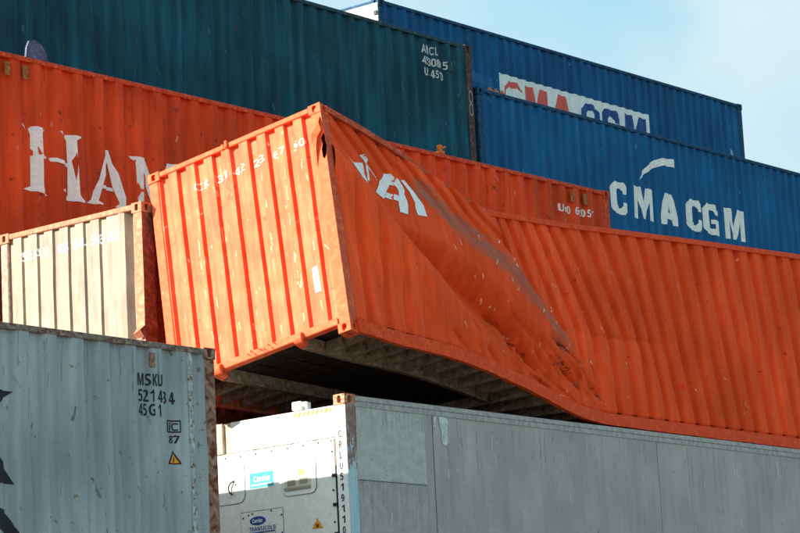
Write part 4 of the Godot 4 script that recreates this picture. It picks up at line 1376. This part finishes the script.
func bent() -> void:
	crumple = noise(88, 0.02, 3)
	# the small creases that fan out where the great fold dies against the bottom rail
	var rnd := RandomNumberGenerator.new()
	rnd.seed = 19
	for i in 26:
		var f := rnd.randf()
		var c := Vector2(2.7, 1.15).lerp(Vector2(4.9, 0.42), f) + Vector2(rnd.randfn(0, 0.22), rnd.randfn(0, 0.10))
		var d := Vector2(0.78, -0.62).rotated(rnd.randfn(-0.15, 0.3)) * rnd.randf_range(0.14, 0.36)
		wrinkles.append([c - d, c + d, rnd.randf_range(0.02, 0.05) * (1.0 if rnd.randf() < 0.7 else -0.8), rnd.randf_range(0.025, 0.05)])
	var root := thing("collapsed_container", "buckled orange container, its side wall folded and its front end tilted up off the reefer", "container", Vector3(0, 0, 0))
	var h := 2.896
	var xf := Transform3D(Basis(Vector3(0.971824, -0.187331, -0.143057), Vector3(0.150456, 0.960209, -0.235290), Vector3(0.181442, 0.207136, 0.961339)), Vector3(-0.14937, 0.661486, 0.270778))
	var end_image := paint_image(520, 600, Color(0.86, 0.325, 0.165), 702, {"rusty": 0.13, "bloom": 0.03, "run": 0.2, "patch": 0.14, "faded": Color(0.86, 0.375, 0.235), "rust": Color(0.62, 0.22, 0.12), "scratches": 70, "long": 26, "chips": 60, "fade": 0.5, "bias": 0.4, "pale": Color(0.93, 0.82, 0.72)})  # paler than the side: strong sunlight put into the colour with slight fading
	var wear := RandomNumberGenerator.new()
	wear.seed = 702
	for i in 70:
		# paint rubbed to primer in runs down a few of the ribs
		var p := Vector2([120, 132, 190, 260, 330, 395, 462][wear.randi() % 7] + wear.randfn(0, 7), wear.randf_range(30, 560))
		stroke(end_image, p, p + Vector2(wear.randfn(0, 2), wear.randf_range(4, 42)), wear.randf_range(0.7, 2.6), Color(0.90, 0.62, 0.52).lerp(Color(0.80, 0.30, 0.17), 0.0 if wear.randf() < 0.75 else 0.9), 0.55, wear)
	for i in 40:
		var p := Vector2(228 + wear.randfn(0, 9), 75 + absf(wear.randfn(0, 40)))
		stroke(end_image, p, p + Vector2(wear.randfn(0, 2), wear.randf_range(3, 18)), wear.randf_range(0.7, 2.0), Color(0.60, 0.22, 0.12), 0.6, wear)
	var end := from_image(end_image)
	var sunlit_orange := trim_paint(Color(0.84, 0.32, 0.165), 703, {"rusty": 0.13, "rust": Color(0.6, 0.28, 0.17), "fade": 0.4, "patch": 0.12, "run": 0.1})  # lit copy of the orange, paler for the sunlit front frame
	var orange := trim_paint(Color(0.83, 0.275, 0.10), 704, {"rusty": 0.13, "rust": Color(0.5, 0.17, 0.09), "fade": 0.3, "patch": 0.12, "run": 0.1})
	var toprail := trim_paint(Color(0.70, 0.29, 0.17), 705, {"rusty": 0.24, "rust": Color(0.45, 0.25, 0.2)})
	var sunlit_trim := trim_paint(Color(0.84, 0.325, 0.17), 711, { "rusty": 0.1, "rust": Color(0.7, 0.3, 0.18), "patch": 0.1, "run": 0.1})  # header and sill trim, toned paler like the sunlit end wall
	end_frame(root, xf, h, sunlit_orange, sunlit_orange, {"no_near_post": true, "sill_low": 0.12, "sill_high": 0.21, "sill": sunlit_trim, "header": sunlit_trim})
	# near front post: end plate torn open near the top, side plate round the corner
	var dull := trim_paint(Color(0.76, 0.31, 0.17), 706, {"rusty": 0.2, "rust": Color(0.5, 0.22, 0.14)})
	var torn := PackedVector2Array([Vector2(-0.005, h - 0.118), Vector2(-0.14, h - 0.118), Vector2(-0.14, 0.118), Vector2(-0.005, 0.118), Vector2(-0.005, h - 0.68), Vector2(-0.03, h - 0.73), Vector2(-0.055, h - 0.70), Vector2(-0.06, h - 0.60), Vector2(-0.035, h - 0.53), Vector2(-0.045, h - 0.46), Vector2(-0.005, h - 0.40)])
	var g := geo(xf)
	var ix := Geometry2D.triangulate_polygon(torn)
	for i in range(0, ix.size(), 3):
		g.flat(Vector3(0.008, torn[ix[i]].y, torn[ix[i]].x), Vector3(0.008, torn[ix[i + 1]].y, torn[ix[i + 1]].x), Vector3(0.008, torn[ix[i + 2]].y, torn[ix[i + 2]].x), Vector3.LEFT)
	put("corner_post", g, sunlit_orange, root)
	g = geo(xf)
	var bite := PackedVector2Array([Vector2(0.008, 0.118), Vector2(0.17, 0.118), Vector2(0.17, h - 0.118), Vector2(0.008, h - 0.118), Vector2(0.008, h - 0.40), Vector2(0.03, h - 0.43), Vector2(0.02, h - 0.5), Vector2(0.045, h - 0.55), Vector2(0.008, h - 0.66)])
	ix = Geometry2D.triangulate_polygon(bite)
	for i in range(0, ix.size(), 3):
		g.flat(Vector3(bite[ix[i]].x, bite[ix[i]].y, -0.006), Vector3(bite[ix[i + 1]].x, bite[ix[i + 1]].y, -0.006), Vector3(bite[ix[i + 2]].x, bite[ix[i + 2]].y, -0.006), Vector3.BACK)
	put("corner_post", g, dull, root)
	# the torn flap curls out of the hole
	g = geo(xf)
	var flap := [[Vector3(0.004, h - 0.16, -0.13), Vector3(0.0, h - 0.18, -0.02)], [Vector3(-0.02, h - 0.28, -0.15), Vector3(-0.035, h - 0.27, -0.03)], [Vector3(-0.05, h - 0.40, -0.14), Vector3(-0.02, h - 0.37, -0.02)], [Vector3(-0.03, h - 0.50, -0.15), Vector3(-0.06, h - 0.47, -0.07)], [Vector3(0.0, h - 0.64, -0.17), Vector3(-0.03, h - 0.60, -0.11)], [Vector3(0.006, h - 0.78, -0.17), Vector3(0.004, h - 0.80, -0.14)]]
	for i in flap.size() - 1:
		g.flat(flap[i][0], flap[i][1], flap[i + 1][0], Vector3.LEFT)
		g.flat(flap[i][1], flap[i + 1][1], flap[i + 1][0], Vector3.LEFT)
	put("torn_flap", g, sunlit_orange, root)
	g = geo(xf)
	for p in [[Vector3(0.02, h - 0.42, 0.0), Vector3(-0.02, h - 0.40, 0.03), Vector3(0.03, h - 0.34, 0.012)], [Vector3(0.02, h - 0.5, 0.0), Vector3(0.0, h - 0.46, 0.035), Vector3(0.05, h - 0.45, 0.01)]]:
		g.flat(p[0], p[1], p[2], Vector3.BACK)
	put("torn_flap", g, dull, root)
	# end wall
	var es := end_sheet(h)
	es.u1 = W - 0.06
	es.br[-1] = Vector2(W - 0.06, 0)
	es.v0 = 0.2
	es.amp = 0.008
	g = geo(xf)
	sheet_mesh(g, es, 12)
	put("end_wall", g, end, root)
	printed("lettering", root, es, text_tris("CR  31 42  23  67  50", 0.62, 2.45, 1.55, 0.10), trim_paint(Color(0.90, 0.72, 0.62), 707, {"rusty": 0.3, "rust": Color(0.84, 0.5, 0.38), "scale": 2.0}), 0.004, xf)
	printed("paint_patch", root, es, poly_tris([[Vector2(2.03, 0.60), Vector2(2.12, 0.60), Vector2(2.11, 0.92), Vector2(2.02, 0.90)]]), plain(Color(0.90, 0.87, 0.84)), 0.004, xf)
	# buckled lip and dents along header and sill
	g = geo(xf)
	for p in [[-1.36, 0.0], [-1.30, 0.02]]:
		g.box(Vector3(-0.004 - p[1], h - 0.075, p[0] - 0.02), Vector3(0.02, h - 0.008 + p[1], p[0] + 0.015), 0.006)
	put("buckled_lip", g, sunlit_orange, root)
	g = geo(xf)
	for i in 9:
		var z := -1.36 + i * 0.045
		var y := 0.15 + 0.03 * sin(i * 2.4)
		g.flat(Vector3(0.004, y + 0.05, z), Vector3(-0.03 - 0.015 * sin(i * 1.7), y, z + 0.02), Vector3(0.004, y - 0.01, z + 0.045), Vector3.LEFT)
	put("torn_flap", g, dull, root)
	# far end and hidden faces
	end_frame(root, Transform3D(Basis(Vector3.UP, PI), Vector3(12.25, 0.006, -2.52)), h, orange, orange)
	g = geo()
	g.box(Vector3(12.12, 0.16, -2.4), Vector3(12.18, h - 0.1, -0.2))
	put("door", g, orange, root)
	# ---- the folded side wall
	var cols := 1000
	var rows := 140
	var pts := []
	for j in rows + 1:
		var v := float(j) / rows
		var left := lerpf(-0.15 + 0.14, 0.286 + 0.15, v)
		var line := PackedVector3Array()
		for i in cols + 1:
			var f := float(i) / cols
			# finer where the wall is folded
			var x := lerpf(left, 12.1, lerpf(f, f * f, 0.45))
			var b := along(low_line, x).y + 0.14
			var t := along(top_line, x).y - 0.055
			var y := lerpf(b, t, v)
			line.append(Vector3(x, y, wall_z(x, y)))
		pts.append(line)
	g = geo()
	var nrm := []
	for j in rows + 1:
		var line := PackedVector3Array()
		for i in cols + 1:
			var du: Vector3 = pts[j][mini(i + 1, cols)] - pts[j][maxi(i - 1, 0)]
			var dv: Vector3 = pts[mini(j + 1, rows)][i] - pts[maxi(j - 1, 0)][i]
			line.append(du.cross(dv).normalized())
		nrm.append(line)
	var uv := func(p: Vector3) -> Vector2: return Vector2((p.x + 0.3) * 160.0 / 2000.0, (3.5 - p.y) * 160.0 / 560.0)
	for j in rows:
		var a: PackedVector3Array = pts[j]
		var b: PackedVector3Array = pts[j + 1]
		var na: PackedVector3Array = nrm[j]
		var nb: PackedVector3Array = nrm[j + 1]
		for i in cols:
			g.tri(a[i], a[i + 1], b[i + 1], na[i], na[i + 1], nb[i + 1], uv.call(a[i]), uv.call(a[i + 1]), uv.call(b[i + 1]))
			g.tri(a[i], b[i + 1], b[i], na[i], nb[i + 1], nb[i], uv.call(a[i]), uv.call(b[i + 1]), uv.call(b[i]))
	var wm := from_image(bent_image(), 0.7)
	wm.metallic_specular = 0.22
	wm.texture_repeat = false
	put("side_wall", g, wm, root).set_meta("label", "folded orange side wall with a deep diagonal crease")
	# lettering on the folded wall
	var white := trim_paint(Color(0.84, 0.86, 0.85), 708, {"rusty": 0.16, "rust": Color(0.75, 0.6, 0.52), "scale": 1.2, "patch": 0.08, "run": 0.1, "fade": 0.1})
	var letters := [[Vector2(1.06, 2.47), Vector2(1.31, 2.745), Vector2(1.43, 2.75), Vector2(1.44, 2.60), Vector2(1.355, 2.60), Vector2(1.18, 2.40)], [Vector2(1.43, 2.75), Vector2(1.52, 2.68), Vector2(1.58, 2.55), Vector2(1.56, 2.38), Vector2(1.52, 2.25), Vector2(1.38, 2.26), Vector2(1.42, 2.40), Vector2(1.455, 2.52), Vector2(1.44, 2.60)], [Vector2(1.20, 2.425), Vector2(1.42, 2.40), Vector2(1.445, 2.47), Vector2(1.255, 2.50)], [Vector2(1.55, 2.68), Vector2(1.67, 2.70), Vector2(1.78, 2.55), Vector2(1.84, 2.42), Vector2(1.85, 2.26), Vector2(1.69, 2.265), Vector2(1.70, 2.42), Vector2(1.65, 2.56)], [Vector2(0.70, 2.84), Vector2(0.75, 2.79), Vector2(0.91, 2.80), Vector2(0.915, 2.68), Vector2(0.95, 2.56), Vector2(0.86, 2.62)], [Vector2(0.955, 2.60), Vector2(0.985, 2.59), Vector2(1.0, 2.72), Vector2(0.985, 2.82), Vector2(0.96, 2.75)], [Vector2(0.95, 2.91), Vector2(1.0, 2.93), Vector2(1.05, 2.86), Vector2(1.035, 2.80), Vector2(1.0, 2.86)]]
	letters = weathered(letters, 6, 0.015, 5)
	for d in [[1.0, 2.85, 1.14, 2.66], [1.02, 2.80, 1.12, 2.62]]:
		var a := Vector2(d[0], d[1])
		var b := Vector2(d[2], d[3])
		letters.append([a, a + Vector2(0.012, 0.004), b + Vector2(0.012, 0.004), b])
	for l in letters:
		g = geo()
		var tr := poly_tris([l])
		for i in range(0, tr.size(), 3):
			_drape(g, [tr[i], tr[i + 1], tr[i + 2]], 0)
		put("lettering", g, white, root)
	# rails
	g = geo()
	g.sweep(rail_points(top_line, 0.40, 3.2, 0.14), -0.066, 0.0, 0.06, 0.004)
	put("top_side_rail", g, toprail, root)
	g = geo()
	g.sweep(rail_points(top_line, 3.21, 12.1, 0.2), -0.066, 0.0, 0.06, 0.004)
	put("top_side_rail", g, orange, root)
	g = geo()
	var low := rail_points(low_line, 0.0, 12.1, 0.1)
	for i in low.size():
		low[i] += Vector3(0, 0.008 * crumple.get_noise_1d(i * 40.0), 0.012 * crumple.get_noise_1d(i * 30.0 + 500))
	g.sweep(low, 0.004, 0.15, 0.06, 0.012)
	put("bottom_side_rail", g, orange, root)
	# hidden far side and roof follow the same bend
	g = geo()
	var rf := geo()
	for i in 60:
		var x0 := lerpf(0.42, 12.1, i / 60.0)
		var x1 := lerpf(0.42, 12.1, (i + 1) / 60.0)
		var r := [x0, x1].map(func(x): return [Vector3(x, along(top_line, x).y - 0.03, along(top_line, x).z - 0.05), Vector3(x - 0.4, along(far_top, x - 0.4).y - 0.05, along(far_top, x - 0.4).z + 0.02), Vector3(x - 0.8, along(far_low, x - 0.8).y + 0.12, along(far_low, x - 0.8).z + 0.02)])
		rf.quad(r[0][0], r[1][0], r[1][1], r[0][1], Vector3.UP)
		g.quad(r[0][1], r[1][1], r[1][2], r[0][2], Vector3.FORWARD)
	put("roof", rf, orange, root)
	put("side_wall", g, orange, root)
	g = geo()
	g.sweep(rail_points(far_low, -0.45, 12.1, 0.3), 0.004, 0.15, 0.06)
	put("bottom_side_rail", g, toprail, root)
	# ---- underside: floor boards, cross members, gooseneck tunnel
	var steel := trim_paint(Color(0.42, 0.36, 0.30), 709, {"rusty": 0.34, "rust": Color(0.28, 0.2, 0.14), "chips": 0, "scratches": 0, "soft": 50.0, "bloom": 0.03, "grain": 0.2})
	var wood := trim_paint(Color(0.13, 0.105, 0.085), 710, {"rusty": 0.1, "chips": 0, "scratches": 0})
	var board := 0
	for k in 8:
		g = geo()
		for i in 30:
			var r := []
			for x in [lerpf(0.05, 12.0, i / 30.0), lerpf(0.05, 12.0, (i + 1) / 30.0)]:
				var a := along(low_line, x)
				var b := along(far_low, x)
				a = Vector3(x, a.y + 0.165, a.z - 0.07)
				b = Vector3(x - 0.35, b.y + 0.165, b.z + 0.07)
				r.append([a.lerp(b, k / 8.0 + 0.004), a.lerp(b, (k + 1) / 8.0 - 0.004)])
			g.quad(r[0][0], r[1][0], r[1][1], r[0][1], Vector3.DOWN)
			var up := Vector3(0, 0.028, 0)
			g.quad(r[0][0] + up, r[1][0] + up, r[1][1] + up, r[0][1] + up, Vector3.UP)
		put("floor_board", g, wood, root)
		board += 1
	var x := 0.30
	while x < 12.0:
		var a := along(low_line, x)
		var b := along(far_low, x - 0.35)
		a = Vector3(x, a.y + 0.03, a.z - 0.05)
		b = Vector3(x - 0.4, b.y + 0.03, b.z + 0.05)
		var parts := [[0.0, 0.255], [0.745, 1.0]] if x < 3.5 else [[0.0, 1.0]]
		for q in parts:
			g = geo()
			var c := a.lerp(b, q[0])
			var d := a.lerp(b, q[1])
			var e := Vector3(0.006, 0, 0)
			var u := Vector3(0, 0.125, 0)
			var fl := Vector3(0.06, 0, 0)
			g.quad(c, d, d + u, c + u, Vector3.LEFT)
			g.quad(c + e, d + e, d + u + e, c + u + e, Vector3.RIGHT)
			g.quad(c, d, d + fl, c + fl, Vector3.DOWN)
			g.quad(c + Vector3(0, 0.006, 0), d + Vector3(0, 0.006, 0), d + fl + Vector3(0, 0.006, 0), c + fl + Vector3(0, 0.006, 0), Vector3.UP)
			g.quad(c + u, d + u, d + u + fl, c + u + fl, Vector3.UP)
			put("cross_member", g, steel, root)
		x += 0.36
	for s in [0.275, 0.725]:
		g = geo()
		var pl := PackedVector3Array()
		for i in 13:
			var xx := lerpf(-0.05, 3.45, i / 12.0)
			var a := along(low_line, xx)
			var b := along(far_low, xx - 0.35)
			pl.append(Vector3(xx, a.y, a.z).lerp(Vector3(xx - 0.4, b.y, b.z), s))
		g.sweep(pl, 0.02, 0.155, 0.05, 0.03)
		put("tunnel_beam", g, steel, root)
		g = geo()
		var nose := xf * Vector3(0.02, 0.0, -W * s)
		for i in 9:
			var p := PI * i / 9.0
			var q := PI * (i + 1) / 9.0
			var e := Vector3(0, -cos(p) * 0.07 + 0.12, 0.05)
			var f := Vector3(0, -cos(q) * 0.07 + 0.12, 0.05)
			var ea := Vector3(-sin(p) * 0.07, 0, 0)
			var fa := Vector3(-sin(q) * 0.07, 0, 0)
			var k := Vector3(0, 0, -0.1)
			g.xf = Transform3D(xf.basis, nose)
			g.quad(e + ea, f + fa, f + fa + k, e + ea + k, Vector3(-sin(p), -cos(p), 0))
			g.flat(e + ea, f + fa, Vector3(0.06, 0.12, 0.05), Vector3.BACK)
			g.flat(e + ea + k, f + fa + k, Vector3(0.06, 0.12, -0.05), Vector3.FORWARD)
		g.quad(Vector3(0, 0.05, 0.05), Vector3(0.14, 0.05, 0.05), Vector3(0.14, 0.05, -0.05), Vector3(0, 0.05, -0.05), Vector3.DOWN)
		g.quad(Vector3(0, 0.05, 0.05), Vector3(0.14, 0.05, 0.05), Vector3(0.14, 0.19, 0.05), Vector3(0, 0.19, 0.05), Vector3.BACK)
		put("tunnel_nose", g, sunlit_orange, root)


# lay a triangle of print over the folded wall, halving it until it is small
func _drape(g: Geo, t: Array, deep: int) -> void:
	var a: Vector2 = t[0]
	var b: Vector2 = t[1]
	var c: Vector2 = t[2]
	var l := [a.distance_to(b), b.distance_to(c), c.distance_to(a)]
	if maxf(l[0], maxf(l[1], l[2])) > 0.035 and deep < 14:
		if l[0] >= l[1] and l[0] >= l[2]:
			_drape(g, [a, (a + b) / 2, c], deep + 1); _drape(g, [(a + b) / 2, b, c], deep + 1)
		elif l[1] >= l[2]:
			_drape(g, [b, (b + c) / 2, a], deep + 1); _drape(g, [(b + c) / 2, c, a], deep + 1)
		else:
			_drape(g, [c, (c + a) / 2, b], deep + 1); _drape(g, [(c + a) / 2, a, b], deep + 1)
		return
	g.flat(Vector3(a.x, a.y, wall_z(a.x, a.y) + 0.007), Vector3(b.x, b.y, wall_z(b.x, b.y) + 0.007), Vector3(c.x, c.y, wall_z(c.x, c.y) + 0.007), Vector3.BACK)
